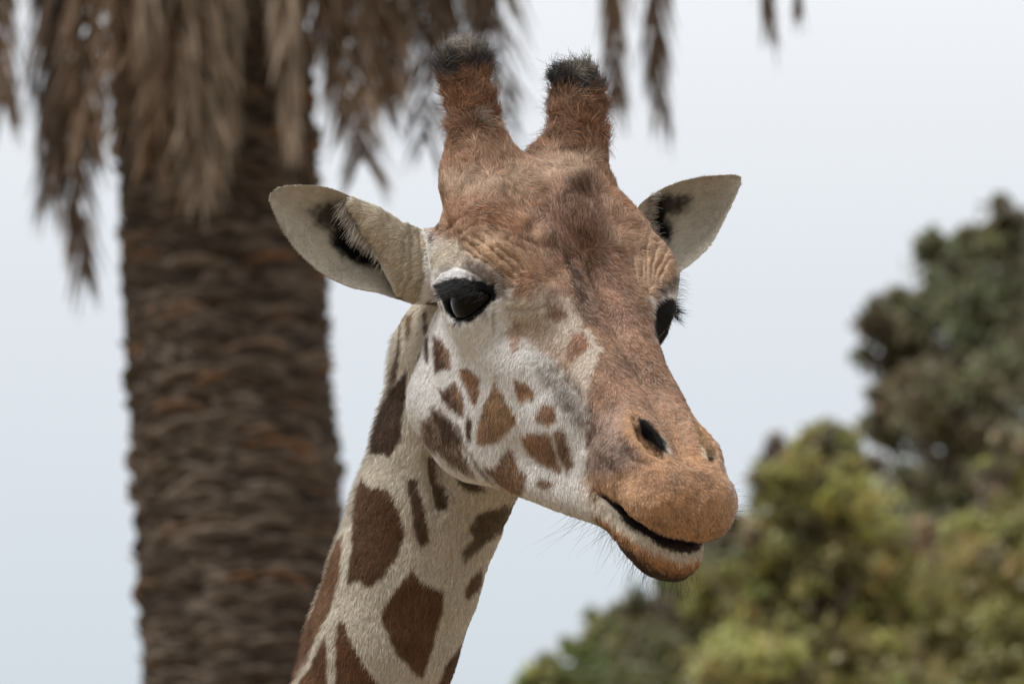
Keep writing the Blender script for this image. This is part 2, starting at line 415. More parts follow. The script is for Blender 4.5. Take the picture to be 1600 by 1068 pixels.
# (outline, colour, edge softness in px, raggedness in px, opacity)
HEAD_PAINT = [
    ([(640, 150), (800, 150), (1020, 150), (1020, 330), (1075, 400), (1060, 440), (1020, 470), (1030, 540), (1075, 600), (1130, 680), (1120, 730), (950, 730),
      (922, 655), (905, 600), (880, 572), (850, 545), (815, 520), (800, 480), (800, 455), (765, 425), (735, 405), (705, 385), (680, 372), (660, 330)], TAN, 14, 12, 1.0),
    ([(800, 470), (860, 450), (900, 470), (915, 530), (890, 555), (850, 540), (815, 520)], (206, 192, 176), 12, 16, 0.9),
    ([(700, 260), (780, 250), (830, 270), (830, 300), (760, 310), (700, 300)], (170, 142, 118), 14, 12, 0.6),
    ([(850, 245), (930, 245), (960, 290), (890, 275), (840, 290)], (170, 142, 118), 14, 12, 0.6),
    ([(690, 320), (760, 310), (830, 340), (820, 370), (760, 360), (700, 350)], (146, 94, 64), 12, 14, 0.75),
    ([(660, 225), (740, 235), (800, 250), (780, 275), (700, 265), (665, 260)], (140, 92, 62), 16, 12, 0.7),
    ([(925, 250), (985, 240), (990, 300), (1010, 335), (960, 320), (935, 285)], (146, 96, 64), 14, 12, 0.75),
    ([(840, 300), (885, 320), (870, 350), (820, 335)], (140, 92, 66), 12, 12, 0.6),
    (ZE([(380, 120), (500, 60), (640, 120), (720, 240), (680, 330), (600, 330), (480, 270), (400, 220)]), (166, 134, 106), 12, 10, 0.6),
    (ZF([(420, 60), (560, 20), (690, 140), (700, 220), (600, 320), (520, 400), (480, 300)]), (170, 138, 112), 12, 10, 0.6),
    ([(880, 283), (905, 276), (930, 290), (945, 350), (962, 400), (990, 450), (1000, 500), (960, 525), (925, 505), (897, 470), (888, 420), (862, 400), (845, 350)], (122, 84, 66), 16, 14, 0.9),
    ([(884, 284), (905, 278), (922, 290), (924, 306), (900, 308), (882, 300)], (70, 50, 44), 7, 5, 0.55),
    ([(882, 395), (900, 412), (915, 445), (932, 490), (936, 515), (918, 508), (900, 485), (888, 440)], (88, 62, 50), 8, 8, 0.85),
    ([(940, 440), (965, 450), (975, 500), (950, 490)], (176, 128, 104), 12, 12, 0.5),
    (ZF([(0, 400), (80, 410), (90, 470), (40, 500), (0, 470)]), (140, 98, 74), 6, 7, 0.8),
    (ZF([(95, 640), (130, 560), (240, 570), (235, 630), (160, 690), (100, 700)]), (150, 98, 72), 5, 5, 0.9),
    (ZE([(610, 600), (680, 590), (720, 640), (690, 720), (640, 740), (625, 680)]), (160, 116, 92), 6, 7, 0.75),
    (ZE([(840, 480), (900, 460), (960, 520), (950, 560), (880, 560), (830, 530)]), (146, 106, 84), 7, 7, 0.7),
    (ZE([(820, 400), (870, 380), (900, 430), (860, 470), (830, 450)]), (140, 104, 80), 6, 7, 0.6),
    (ZE([(640, 560), (780, 560), (900, 620), (980, 720), (940, 760), (860, 720), (760, 700), (660, 660)]), (180, 152, 132), 14, 10, 0.5),
    ([(924, 545), (960, 535), (1045, 530), (1070, 600), (1100, 650), (1010, 648), (960, 636), (938, 650), (925, 640), (917, 600)], (152, 112, 88), 6, 7, 0.9),
    ([(945, 480), (1000, 470), (1030, 530), (990, 560), (955, 530)], (140, 100, 80), 12, 12, 0.6),
    ([(905, 500), (925, 520), (940, 545), (926, 575), (920, 610), (926, 645), (918, 640), (908, 600), (890, 575), (900, 555), (922, 540)], (205, 190, 175), 4, 5, 0.85),
    ([(955, 555), (985, 545), (1000, 575), (975, 600), (950, 590)], (122, 80, 60), 9, 12, 0.6),
    ([(1005, 560), (1030, 565), (1045, 600), (1020, 610)], (126, 84, 62), 9, 12, 0.55),
    ([(930, 600), (955, 610), (960, 640), (935, 640)], (128, 88, 66), 8, 10, 0.5),
    ([(960, 500), (985, 515), (980, 545), (958, 535)], (178, 138, 114), 9, 12, 0.6),
    ([(1000, 600), (1050, 620), (1060, 645), (1010, 635)], (176, 138, 116), 10, 12, 0.6),
    ([(855, 300), (880, 345), (850, 365), (830, 330)], (118, 78, 58), 10, 12, 0.5),
    # muzzle
    ([(920, 655), (940, 640), (1000, 640), (1060, 650), (1120, 690), (1150, 780), (1140, 840), (1080, 860), (1010, 838), (940, 790), (922, 765), (918, 720)], (162, 120, 92), 10, 8, 0.9),
    ([(918, 640), (935, 640), (960, 660), (1000, 700), (1010, 735), (960, 740), (920, 735)], (124, 100, 90), 12, 12, 0.9),
    ([(935, 640), (985, 632), (985, 660), (970, 690), (945, 680)], (178, 146, 130), 10, 10, 0.6),
    ([(1000, 628), (1040, 620), (1075, 640), (1090, 660), (1070, 690), (1040, 660)], (164, 124, 96), 10, 8, 0.7),
    ([(990, 735), (1040, 715), (1110, 705), (1150, 780), (1140, 840), (1085, 860), (1010, 838), (945, 795), (922, 770), (925, 745), (960, 752)], ORANGE, 26, 10, 0.95),
    ([(1000, 735), (1060, 720), (1120, 735), (1110, 765), (1040, 770), (990, 760)], (138, 96, 68), 16, 14, 0.8),
    ([(1040, 775), (1100, 770), (1125, 800), (1080, 815), (1040, 805)], (158, 108, 68), 16, 14, 0.6),
    ([(945, 745), (1000, 760), (1030, 790), (990, 790), (950, 770)], (196, 152, 118), 14, 12, 0.5),
    (ZM([(380, 160), (440, 130), (460, 260), (560, 340), (620, 370), (540, 380), (430, 320), (385, 260)]), (178, 132, 92), 8, 5, 0.8),
    (ZM([(440, 130), (560, 130), (640, 230), (640, 350), (560, 200), (470, 150)]), (150, 112, 84), 8, 6, 0.6),
    (ZM([(740, 170), (800, 230), (845, 320), (830, 390), (790, 340)]), (188, 138, 88), 6, 4, 0.8),
    (ZM([(560, 250), (600, 300), (630, 355), (600, 360), (575, 310)]), (205, 200, 192), 4, 3, 0.7),
    (ZM([(770, 310), (800, 330), (820, 385), (795, 370)]), (225, 205, 180), 4, 3, 0.8),
    (ZM([(195, 530), (250, 550), (330, 620), (300, 620), (220, 580)]), (70, 58, 50), 6, 5, 0.6),
    (ZM([(455, 160), (500, 185), (560, 245), (596, 300), (604, 352), (575, 350), (530, 312), (484, 275), (460, 220)]), (10, 9, 9), 3, 2, 1),
    (ZM([(755, 195), (775, 240), (785, 320), (768, 300)]), (60, 44, 36), 4, 2, 0.8),
    # cheek
    (ZC([(690, 20), (780, 50), (880, 130), (945, 225), (925, 335), (880, 345), (820, 260), (760, 180), (700, 90)]), (122, 110, 102), 13, 10, 0.8),  # soft shading of the cheek hollow, painted grey into the coat
    (ZC([(470, 130), (485, 60), (500, 130), (540, 200), (590, 280), (590, 310), (540, 350), (490, 400), (430, 420), (395, 405), (390, 350), (405, 290), (430, 220)]), SPOT, 4, 2.2, 1),
    (ZC([(310, 35), (350, 30), (410, 80), (415, 150), (385, 230), (370, 200), (345, 130), (320, 90)]), (132, 92, 66), 4, 2.2, 1),
    (ZC([(205, 130), (240, 140), (290, 105), (320, 150), (335, 220), (325, 280), (280, 245), (230, 195)]), (92, 66, 50), 4, 2.2, 1),
    (ZC([(270, 120), (290, 105), (320, 150), (335, 220), (325, 270), (300, 200)]), (140, 100, 72), 5, 2.2, 0.8),
    (ZC([(160, 265), (185, 215), (240, 265), (300, 320), (330, 400), (350, 480), (375, 570), (330, 555), (270, 520), (200, 460), (150, 440), (115, 370), (120, 290)]), (104, 82, 66), 7, 6, 1),
    (ZC([(180, 225), (240, 265), (300, 330), (325, 400), (260, 400), (200, 330)]), (74, 54, 42), 8, 6, 0.8),
    (ZC([(350, 265), (372, 290), (370, 400), (350, 390), (337, 320)]), (90, 66, 50), 3, 1.7, 1),
    (ZC([(292, 290), (318, 330), (325, 372), (303, 345)]), (110, 100, 96), 3, 1.7, 0.9),
    (ZC([(575, 80), (600, 100), (640, 110), (680, 160), (675, 200), (640, 185), (615, 215), (595, 190), (582, 130)]), (160, 118, 88), 4, 2.2, 1),
    (ZC([(720, 210), (775, 215), (790, 290), (770, 310), (735, 320), (690, 300), (675, 275), (700, 235)]), (150, 108, 78), 5, 2.8, 1),
    (ZC([(610, 370), (660, 350), (740, 350), (765, 370), (770, 420), (790, 480), (825, 565), (780, 540), (700, 500), (640, 450), (615, 400)]), (148, 108, 80), 5, 2.8, 1),
    (ZC([(765, 345), (820, 330), (850, 430), (865, 510), (840, 560), (800, 490), (775, 400)]), (134, 102, 82), 5, 2.8, 1),
    (ZC([(545, 430), (570, 440), (600, 520), (640, 560), (630, 620), (600, 665), (540, 650), (480, 600), (430, 540), (425, 510), (480, 530), (500, 490)]), (124, 90, 66), 5, 2.8, 1),
    (ZC([(685, 580), (720, 575), (775, 600), (770, 620), (720, 635), (690, 610)]), (120, 90, 68), 5, 2.2, 1),
    (ZC([(365, 460), (420, 540), (480, 610), (540, 655), (450, 600), (380, 520)]), (96, 80, 70), 4, 2.2, 0.9),  # shade of the jaw crease, painted in as a dark line
    (ZE([(210, 640), (250, 660), (300, 740), (305, 830), (260, 830), (220, 860), (208, 760)]), (94, 64, 48), 4, 2.2, 1),
    (ZE([(270, 690), (300, 740), (305, 825), (285, 820)]), (140, 96, 68), 4, 2.2, 0.7),
    (ZE([(165, 660), (185, 640), (187, 800), (170, 800), (160, 720)]), (74, 52, 42), 3, 1.7, 1),
    (ZE([(180, 455), (210, 450), (207, 520), (190, 545)]), (100, 72, 56), 3, 1.7, 1),
    (ZE([(150, 520), (175, 500), (180, 620), (160, 625)]), (84, 58, 46), 3, 1.7, 1),
    # behind the eye and under the horn
    (ZH([(675, 830), (700, 815), (705, 870), (690, 890)]), (110, 80, 56), 3, 3, 0.9),
    (ZH([(735, 770), (750, 765), (745, 800), (725, 815)]), (70, 50, 42), 3, 3, 0.9),
    (ZH([(715, 820), (735, 815), (725, 860), (712, 860)]), (110, 80, 60), 3, 3, 0.9),
    (ZH([(760, 810), (775, 800), (775, 850), (762, 850)]), (100, 72, 54), 3, 3, 0.9),
    (ZH([(735, 865), (752, 880), (740, 920), (728, 900)]), (90, 64, 50), 3, 3, 0.9),
    (ZH([(350, 700), (480, 740), (600, 810), (690, 815), (715, 900), (715, 1040), (680, 1170), (600, 1150), (560, 1010), (460, 930), (380, 840)]), (184, 170, 148), 5, 4, 1),
    # around the near eye
    (ZE([(190, 230), (260, 120), (350, 130), (390, 200), (400, 280), (330, 265), (250, 290), (200, 330)]), (190, 176, 156), 8, 8, 0.9),
    (ZE([(375, 240), (470, 235), (590, 300), (625, 380), (610, 450), (570, 440), (540, 390), (420, 360), (385, 330)]), (92, 76, 66), 12, 8, 0.9),
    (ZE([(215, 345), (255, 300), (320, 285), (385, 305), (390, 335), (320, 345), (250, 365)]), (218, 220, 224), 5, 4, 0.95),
    (ZE([(195, 375), (300, 345), (400, 335), (480, 345), (545, 370), (580, 440), (530, 475), (475, 540), (400, 590), (340, 588), (290, 555), (255, 505), (240, 440)]), (13, 12, 13), 4, 4, 1),
    (ZE([(540, 470), (550, 480), (552, 600), (545, 640), (538, 560)]), (110, 84, 56), 3, 3, 0.9),
    (ZE([(488, 510), (505, 520), (510, 580), (498, 560)]), (120, 112, 104), 3, 3, 0.8),
    (ZE([(600, 490), (700, 505), (820, 480), (820, 500), (700, 520), (610, 510)]), (140, 122, 106), 4, 4, 0.7),
    # far eye
    (ZF([(575, 420), (640, 365), (700, 360), (770, 440), (770, 520), (690, 600), (590, 625), (570, 560)]), (13, 12, 13), 3, 2, 1),
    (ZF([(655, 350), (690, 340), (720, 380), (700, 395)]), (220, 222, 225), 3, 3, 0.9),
    (ZF([(590, 320), (700, 250), (730, 290), (650, 350), (600, 370)]), (84, 70, 62), 6, 5, 0.85),
]
NECK_PAINT = [
    (ZN([(345, 195), (375, 235), (420, 235), (465, 260), (500, 340), (515, 430), (490, 520), (430, 600), (370, 655), (325, 615), (280, 640), (285, 580), (300, 500), (305, 370), (320, 260)]), (92, 56, 38), 3, 2.6, 1),
    (ZN([(525, 205), (565, 195), (590, 300), (620, 460), (580, 490), (560, 440), (540, 300)]), (88, 60, 46), 3, 2.6, 1),
    (ZN([(545, 570), (580, 630), (630, 650), (680, 670), (675, 750), (640, 850), (620, 960), (590, 1030), (560, 1010), (510, 960), (460, 890), (420, 790), (415, 750), (480, 660)]), (104, 64, 42), 3, 2.6, 1),
    (ZN([(610, 110), (640, 110), (650, 200), (700, 280), (690, 320), (650, 330), (630, 260)]), (84, 58, 44), 3, 2.6, 1),
    (ZN([(268, 430), (252, 580), (232, 690), (205, 765), (150, 860), (120, 940), (75, 1030), (20, 1120), (-60, 1290), (-160, 1290), (20, 900), (120, 700), (200, 500)]), (118, 76, 56), 3, 2.6, 1),
    (ZN([(190, 850), (197, 1000), (190, 1130), (150, 1250), (40, 1180), (60, 1090), (130, 970)]), (104, 64, 44), 3, 2.6, 1),
    (ZN([(245, 790), (270, 800), (300, 890), (350, 980), (450, 1120), (430, 1230), (330, 1270), (250, 1200), (232, 1080), (230, 900)]), (104, 62, 40), 3, 2.6, 1),
    (ZN([(840, 560), (830, 640), (770, 710), (765, 660), (790, 610)]), (104, 70, 50), 3, 2.6, 1),
    (ZN([(750, 880), (740, 960), (715, 1150), (660, 1220), (600, 1180), (640, 1090), (680, 980), (710, 930)]), (104, 66, 46), 3, 2.6, 1),
    (ZN([(820, 350), (960, 300), (940, 400), (870, 455), (800, 510), (765, 550), (755, 500), (800, 450), (790, 400)]), (92, 68, 52), 5, 3.9, 0.95),
    (ZN([(715, 165), (800, 190), (860, 250), (790, 255), (740, 210)]), (80, 58, 46), 4, 3.2, 1),
    ([(637, 570), (636, 620), (628, 680), (612, 708), (598, 702), (583, 706), (581, 670), (592, 640), (612, 605)], (74, 48, 36), 3, 2.6, 1),
    ([(612, 590), (632, 500), (628, 545), (620, 590), (606, 620)], (100, 72, 58), 3, 2.0, 1),
    (ZE([(110, 850), (140, 730), (180, 830), (190, 930), (150, 1020), (110, 1020), (95, 950)]), (78, 56, 44), 3, 2.6, 1),
    (ZE([(65, 525), (100, 525), (95, 620), (75, 665), (62, 600)]), (120, 86, 64), 3, 2.0, 1),
    (ZE([(150, 520), (175, 500), (180, 620), (160, 625)]), (84, 58, 46), 3, 2.0, 1),
]
EAR_PAINT = [
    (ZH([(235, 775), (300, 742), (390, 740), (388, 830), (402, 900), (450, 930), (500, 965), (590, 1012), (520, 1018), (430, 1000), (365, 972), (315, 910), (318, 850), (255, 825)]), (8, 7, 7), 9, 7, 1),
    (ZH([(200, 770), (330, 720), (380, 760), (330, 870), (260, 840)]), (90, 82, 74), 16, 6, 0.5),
    (ZH([(375, 740), (480, 800), (600, 900), (640, 960), (600, 1000), (470, 930), (400, 850)]), (178, 160, 136), 8, 6, 0.7),
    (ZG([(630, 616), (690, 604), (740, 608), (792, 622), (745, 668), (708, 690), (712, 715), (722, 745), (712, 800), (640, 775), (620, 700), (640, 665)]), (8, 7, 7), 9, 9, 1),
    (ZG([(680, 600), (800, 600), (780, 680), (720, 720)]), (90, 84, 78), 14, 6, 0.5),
]

def lay(col, px, noi, paint):
    for poly, c, soft, rag, op in paint:
        a = np.asarray(poly, float); m = soft + rag + 2
        s = np.where((px[:, 0] > a[:, 0].min() - m) & (px[:, 0] < a[:, 0].max() + m) & (px[:, 1] > a[:, 1].min() - m) & (px[:, 1] < a[:, 1].max() + m))[0]
        if len(s) == 0: continue
        sd = poly_sd(px[s], a) + noi[s] * rag
        w = np.clip(0.5 - sd / (2 * soft), 0, 1); w = (w * w * (3 - 2 * w) * op)[:, None]
        col[s] = col[s] * (1 - w) + lin(c) * w
    return col

HIDE = 0.97
def coat(P, N, region):
    """linear colour of the coat at points P (camera axes) with normals N; region 0 head, 1 neck, 2 ear front, 3 ear back"""
    n = len(P)
    W = cam_to_world(P)
    view = (CAM - W) @ CAMB
    view /= np.linalg.norm(view, axis=1, keepdims=True)
    facing = (N * view).sum(1)
    q = P @ HM
    qm = q.copy()
    far = (facing < 0.02) & (region != 1) & (q[:, 1] > 0)
    qm[far, 1] *= -1
    px = project(cam_to_world(qm @ HM.T))
    noi = 0.6 * noise3(P, 9, 1) + 0.4 * noise3(P, 3.5, 2)
    col = np.tile(lin((232, 230, 227)), (n, 1))
    h = region == 0
    tint = np.clip((0.7 * noise3(P, 45, 5) + noise3(P, 18, 6) + noise3(P * np.array([1.6, 0.8, 1]), 10, 7)) * 0.5, -1, 1)
    # head
    i = np.where(h)[0]
    c = col[i]
    lowj = np.clip((project(cam_to_world(P[i]))[:, 1] - 700) / 100, 0, 1)[:, None]
    c = c * (1 - 0.5 * lowj) + lin((196, 184, 166)) * 0.5 * lowj
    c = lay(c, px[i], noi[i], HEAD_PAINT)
    # ossicones: rust brown shaft, black crown with a worn grey top
    qq = q[i].copy(); s = np.sign(qq[:, 1]); qq[:, 1] = np.abs(qq[:, 1])
    ax = unit(np.array([-376, 101, 184]) - np.array([-250, 80, 92.]))
    hgt = (qq - np.array([-250, 80, 92.])) @ ax + np.where(s > 0, 12, 0)
    rad = np.linalg.norm(qq - np.array([-250, 80, 92.]) - hgt[:, None] * ax, axis=1)
    w = np.clip((hgt + 18 * noi[i] - 12) / 40, 0, 1) * (rad < 85)
    c = c * (1 - w[:, None]) + lin((134, 92, 66)) * w[:, None]
    w = np.clip((hgt + 14 * noi[i] - 124) / 16, 0, 1)
    c = c * (1 - w[:, None]) + lin((44, 42, 43)) * w[:, None]
    w = np.clip((hgt + 8 * noi[i] - 190) / 10, 0, 1) * np.clip((24 - rad) / 10, 0, 1)
    c = c * (1 - w[:, None]) + lin((140, 132, 122)) * w[:, None]
    # worn grey patches on the horns
    c = lay(c, px[i], noi[i], [(ZH([(790, 95), (850, 68), (900, 85), (940, 130), (900, 140), (850, 120), (800, 125)]), (140, 130, 118), 5, 6, 0.65),
        (ZH([(775, 145), (830, 135), (830, 165), (780, 170)]), (120, 112, 104), 5, 6, 0.7), (ZH([(900, 375), (950, 380), (960, 425), (910, 420)]), (136, 124, 112), 5, 5, 0.8),
        (ZH([(800, 385), (830, 390), (830, 440), (805, 440)]), (120, 112, 100), 5, 5, 0.7), (ZG([(285, 90), (330, 62), (375, 80), (390, 108), (330, 112)]), (150, 140, 124), 5, 6, 0.65),
        (ZG([(280, 225), (310, 215), (310, 265), (285, 260)]), (136, 120, 104), 5, 5, 0.6), (ZG([(450, 220), (490, 235), (490, 290), (455, 270)]), (130, 118, 108), 5, 5, 0.7),
        (ZH([(870, 240), (920, 250), (915, 305), (880, 290)]), (80, 58, 46), 6, 6, 0.6)])
    # lower lip: pale by the mouth, then rust, then dark under the chin
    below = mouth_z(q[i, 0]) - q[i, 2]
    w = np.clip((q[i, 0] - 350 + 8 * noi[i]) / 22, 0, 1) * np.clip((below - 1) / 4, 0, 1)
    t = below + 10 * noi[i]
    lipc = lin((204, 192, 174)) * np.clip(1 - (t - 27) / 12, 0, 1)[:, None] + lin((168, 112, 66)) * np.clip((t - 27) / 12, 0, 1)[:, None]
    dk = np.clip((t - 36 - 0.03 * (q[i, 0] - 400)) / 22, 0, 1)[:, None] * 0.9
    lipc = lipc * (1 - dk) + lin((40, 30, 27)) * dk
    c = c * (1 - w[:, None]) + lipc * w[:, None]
    # dark pores of the upper lip
    w = (noise3(P[i], 3.2, 31) > 0.55) * np.clip((q[i, 0] - 400) / 60, 0, 1) * (below < 0) * np.clip((70 + below) / 30, 0, 1)
    c = c * (1 - 0.6 * w[:, None])
    # the inside of the mouth and the nostrils is coloured dark
    qa = np.abs(q[i, 1])
    nz = (N[i] @ HM)[:, 2]
    deep = (q[i, 0] > 366) & (below > -17) & (below < 20) & (np.abs(nz) > 0.42)
    c[deep] = lin((54, 43, 42))
    nd = chain(np.stack([q[i, 0], qa, q[i, 2]], 1).astype(F32), [((348, 57, 54), 5), ((382, 57, 53), 12), ((412, 52, 49), 10), ((426, 45, 51), 5)])
    w = np.clip((2.0 - nd) / 4, 0, 1)[:, None]
    c = c * (1 - w) + lin((12, 10, 10)) * w
    col[i] = c
    # neck
    i = np.where(region == 1)[0]
    c = np.tile(lin((198, 186, 169)), (len(i), 1))
    c = lay(c, px[i], noi[i], [(a_, np.array(b_) * np.array([1.0, 1.09, 1.03]), *r_) for a_, b_, *r_ in NECK_PAINT])
    hidden = np.clip((0.12 - facing[i]) / 0.1, 0, 1)
    low = np.clip((px[i, 1] - 1150) / 6, 0, 1)
    hidden = np.maximum(hidden, low)[:, None]
    e = voronoi_edge(P[i] * np.array([1, 0.75, 1]) + noi[i][:, None] * 6, 120)
    w = np.clip((e - 0.16) / 0.04, 0, 1)[:, None]
    proc = lin((198, 186, 169)) * (1 - w) + lin((104, 64, 42)) * w
    col[i] = c * (1 - hidden) + proc * hidden
    # ears
    i = np.where(region == 2)[0]
    c = np.tile(lin((178, 168, 152)), (len(i), 1))
    col[i] = lay(c, project(W[i]), noi[i], EAR_PAINT)
    i = np.where(region == 3)[0]
    col[i] = lin((176, 158, 132))
    fine = noise3(P, 6, 41) * 0.6 + noise3(P, 2.6, 42) * 0.4
    br = np.clip((0.62 - col[:, 0]) * 3, 0.10, 1) * np.where(region == 1, 0.85, 1.0)                 # the brown fur is more mottled than the white
    col = col * HIDE * (1 + (np.where(region == 0, 0.46, 0.34) * tint + 0.24 * fine) * br)[:, None]
    lum = (col * np.array([0.30, 0.59, 0.11])).sum(1, keepdims=True)
    col = lum + (col - lum) * np.array([0.76, 0.94, 0.94])          # strands deepen their own colour by scattering
    return np.clip(col, 0.003, 0.85)

# ------------------------------------------------------------------ giraffe: hide
rng = np.random.default_rng(7)
GH = 2.6
GV, GQ = surface_nets(lambda p: sdf_all(p)[0], (-520, -860, -520), (330, 470, 520), GH)
GV = smooth(GV, GQ, 2)
GN = np.concatenate([grad(lambda p: sdf_all(p)[0], GV[i:i + 200000].astype(float)) for i in range(0, len(GV), 200000)])
_, _dh, _dn = sdf_all(GV)
GR = (np.asarray(_dn) < np.asarray(_dh)).astype(int)

def facing_px(P, N):
    W = cam_to_world(P)
    v = (CAM - W) @ CAMB; v /= np.linalg.norm(v, axis=1, keepdims=True)
    return project(W), (N * v).sum(1)

# folds and bumps of the skin: (line, width, depth) in photo pixels, region
FOLDS = [
    (ZE([(385, 120), (440, 190), (500, 230), (560, 270), (610, 310), (655, 340)]), 3.2, 6.8, 0),
    (ZE([(430, 105), (500, 160), (560, 200), (620, 250), (665, 300)]), 3.2, 6.8, 0),
    (ZE([(480, 75), (540, 130), (600, 180), (660, 230), (705, 290)]), 3.2, 6.4, 0),
    (ZE([(520, 40), (570, 80), (640, 140), (720, 190)]), 3.2, 5.5, 0),
    (ZE([(380, 175), (430, 220), (500, 255), (560, 295), (600, 335)]), 3.0, 5.9, 0),
    (ZE([(330, 120), (380, 60), (420, 20)]), 5, 2.0, 0),
    (ZE([(205, 345), (250, 295), (330, 270), (390, 290), (470, 335), (540, 372)]), 3.6, 5.0, 0),
    (ZE([(600, 500), (700, 512), (815, 490)]), 4.5, 2.6, 0),
    (ZF([(540, 30), (530, 120), (540, 230), (550, 330)]), 3.0, 6.8, 0),
    (ZF([(590, 90), (570, 190), (565, 300)]), 3.0, 6.8, 0),
    (ZF([(640, 110), (600, 200), (580, 290)]), 3.0, 6.4, 0),
    (ZF([(665, 150), (620, 240), (600, 300)]), 2.6, 5.9, 0),
    (ZF([(480, 60), (508, 150), (520, 250)]), 3.0, 5.0, 0),
    (ZH([(650, 850), (655, 940), (648, 1040), (620, 1120)]), 3, 5.7, 0),
    (ZH([(690, 860), (700, 950), (700, 1050), (690, 1130)]), 3, 5.7, 0),
    (ZH([(620, 880), (622, 960), (615, 1060)]), 3, 4.6, 0),
    (ZH([(715, 880), (722, 960), (730, 1040)]), 2.6, 4.6, 0),
    ([(862, 575), (888, 596), (908, 622), (920, 650), (926, 680)], 10, 4.5, 0),
    ([(890, 640), (905, 665), (912, 700)], 9, 4.0, 0),
    ([(922, 640), (920, 690), (918, 730), (922, 765)], 5, 3.0, 0),
    ([(735, 708), (755, 735), (780, 758), (800, 772)], 4, 3.0, 0),
    ([(970, 690), (985, 715), (1015, 728)], 6, 3.0, 0),
    ([(985, 645), (975, 670), (985, 695)], 7, -3.0, 0),
    ([(1060, 650), (1072, 690), (1078, 725)], 6, 3.0, 0),
    ([(940, 700), (960, 715), (975, 735)], 8, -3.0, 0),
    (ZC([(200, 480), (230, 600), (290, 680), (390, 700)]), 6, 7.0, 1),
    (ZC([(150, 470), (165, 600), (185, 720)]), 6, 6.0, 1),
    (ZC([(260, 700), (300, 760), (400, 775), (540, 715)]), 5, 6.0, 1),
    (ZC([(210, 760), (260, 830), (350, 850), (500, 800)]), 6, 5.0, 1),
    (ZC([(330, 900), (400, 880), (480, 840)]), 5, 4.0, 1),
    (ZC([(260, 680), (275, 700), (300, 700)]), 8, -7.0, 1),
    ([(625, 850), (640, 950), (650, 1068)], 22, 5.0, 1),
    ([(690, 760), (672, 860), (660, 920)], 16, 4.0, 1),
]
FOLDS += [(ZE(p_), 2.6, 4.0, 0) for p_ in ([(405, 150), (450, 150), (480, 130)], [(470, 200), (520, 185), (560, 150)], [(560, 240), (600, 215)], [(350, 90), (420, 60), (470, 20)], [(540, 20), (600, 60), (660, 90)], [(640, 300), (700, 330), (760, 330)], [(600, 130), (650, 110)],
    [(300, 60), (340, 20), (400, -10)], [(700, 130), (760, 150), (800, 190)])]
FOLDS += [(ZF(p_), 2.4, 3.4, 0) for p_ in ([(560, 60), (600, 60)], [(500, 100), (530, 90)], [(620, 170), (650, 190)], [(520, 330), (560, 360)], [(450, 120), (470, 200), (480, 280)])]
BUMPS = [(745, 190, 10, 6, 0), (708, 197, 9, 6, 0), (738, 150, 9, 5, 0), (722, 118, 12, 4, 0), (690, 200, 7, 5, 0), (690, 120, 10, 4, 0), (893, 172, 8, 5, 0), (955, 180, 8, 6, 0), (930, 140, 9, 4, 0),
         (852, 372, 16, 9, 0), (822, 345, 14, 7, 0), (905, 284, 20, 9, 0), (780, 300, 16, 6, 0), (960, 330, 16, 6, 0), (745, 320, 14, 4, 0), (700, 290, 14, 4, 0), (905, 288, 12, 5, 0), (990, 380, 14, 4, 0), (705, 395, 18, 4, 0)]
_px, _fc = facing_px(GV, GN)
_dis = np.zeros(len(GV))
for pts, wd, dep, reg in FOLDS:
    a = np.asarray(pts)
    s = np.where((_fc > 0.05) & (GR == reg) & (_px[:, 0] > a[:, 0].min() - 3 * wd) & (_px[:, 0] < a[:, 0].max() + 3 * wd) & (_px[:, 1] > a[:, 1].min() - 3 * wd) & (_px[:, 1] < a[:, 1].max() + 3 * wd))[0]
    jl = np.stack([noise3(GV[s], 17, 51), noise3(GV[s], 17, 52)], 1) * (2.6 if wd < 3.5 else 0.0)
    d = line_d(_px[s] + jl, a)
    _dis[s] -= dep * (0.75 + 0.55 * noise3(GV[s], 21, 53)) * np.exp(-(d / wd) ** (1.5 if wd < 3.5 else 2))
for x, y, wd, h, reg in BUMPS:
    d = np.hypot(_px[:, 0] - x, _px[:, 1] - y)
    _dis += np.where((_fc > 0.05) & (GR == reg), h * np.exp(-(d / wd) ** 2), 0)
_q0 = GV @ HM
_hd = (GR == 0)
_horn = _hd * np.clip((GV[:, 1] - 245) / 40, 0, 1)
_muz = _hd * np.clip((_q0[:, 0] - 300) / 80, 0, 1)
_fore = _hd * np.clip((GV[:, 1] - 60) / 60, 0, 1)
_dis += (0.8 + 0.5 * _muz + 1.6 * _fore) * noise3(GV, 24, 11) + (0.35 + 0.2 * _muz + 0.5 * _fore) * noise3(GV, 9, 12) + _horn * (4.5 * noise3(GV, 22, 13) + 2.5 * noise3(GV, 11, 14))
_dis += _muz * 0.5 * noise3(GV * np.array([1, 1.8, 1]), 13, 15)
GV = GV + GN * _dis[:, None]

def grid_normals(V, F):
    N = np.zeros_like(V)
    f = np.cross(V[F[:, 2]] - V[F[:, 0]], V[F[:, 3]] - V[F[:, 1]])
    for k in range(4):
        for a in range(3):
            N[:, a] += np.bincount(F[:, k], f[:, a], len(V))
    return N / (np.linalg.norm(N, axis=1, keepdims=True) + 1e-9)
GN2 = grid_normals(GV, GQ)
if (GN2 * GN).sum(1).mean() < 0:
    GQ = GQ[:, ::-1]; GN2 = -GN2
GN = GN2

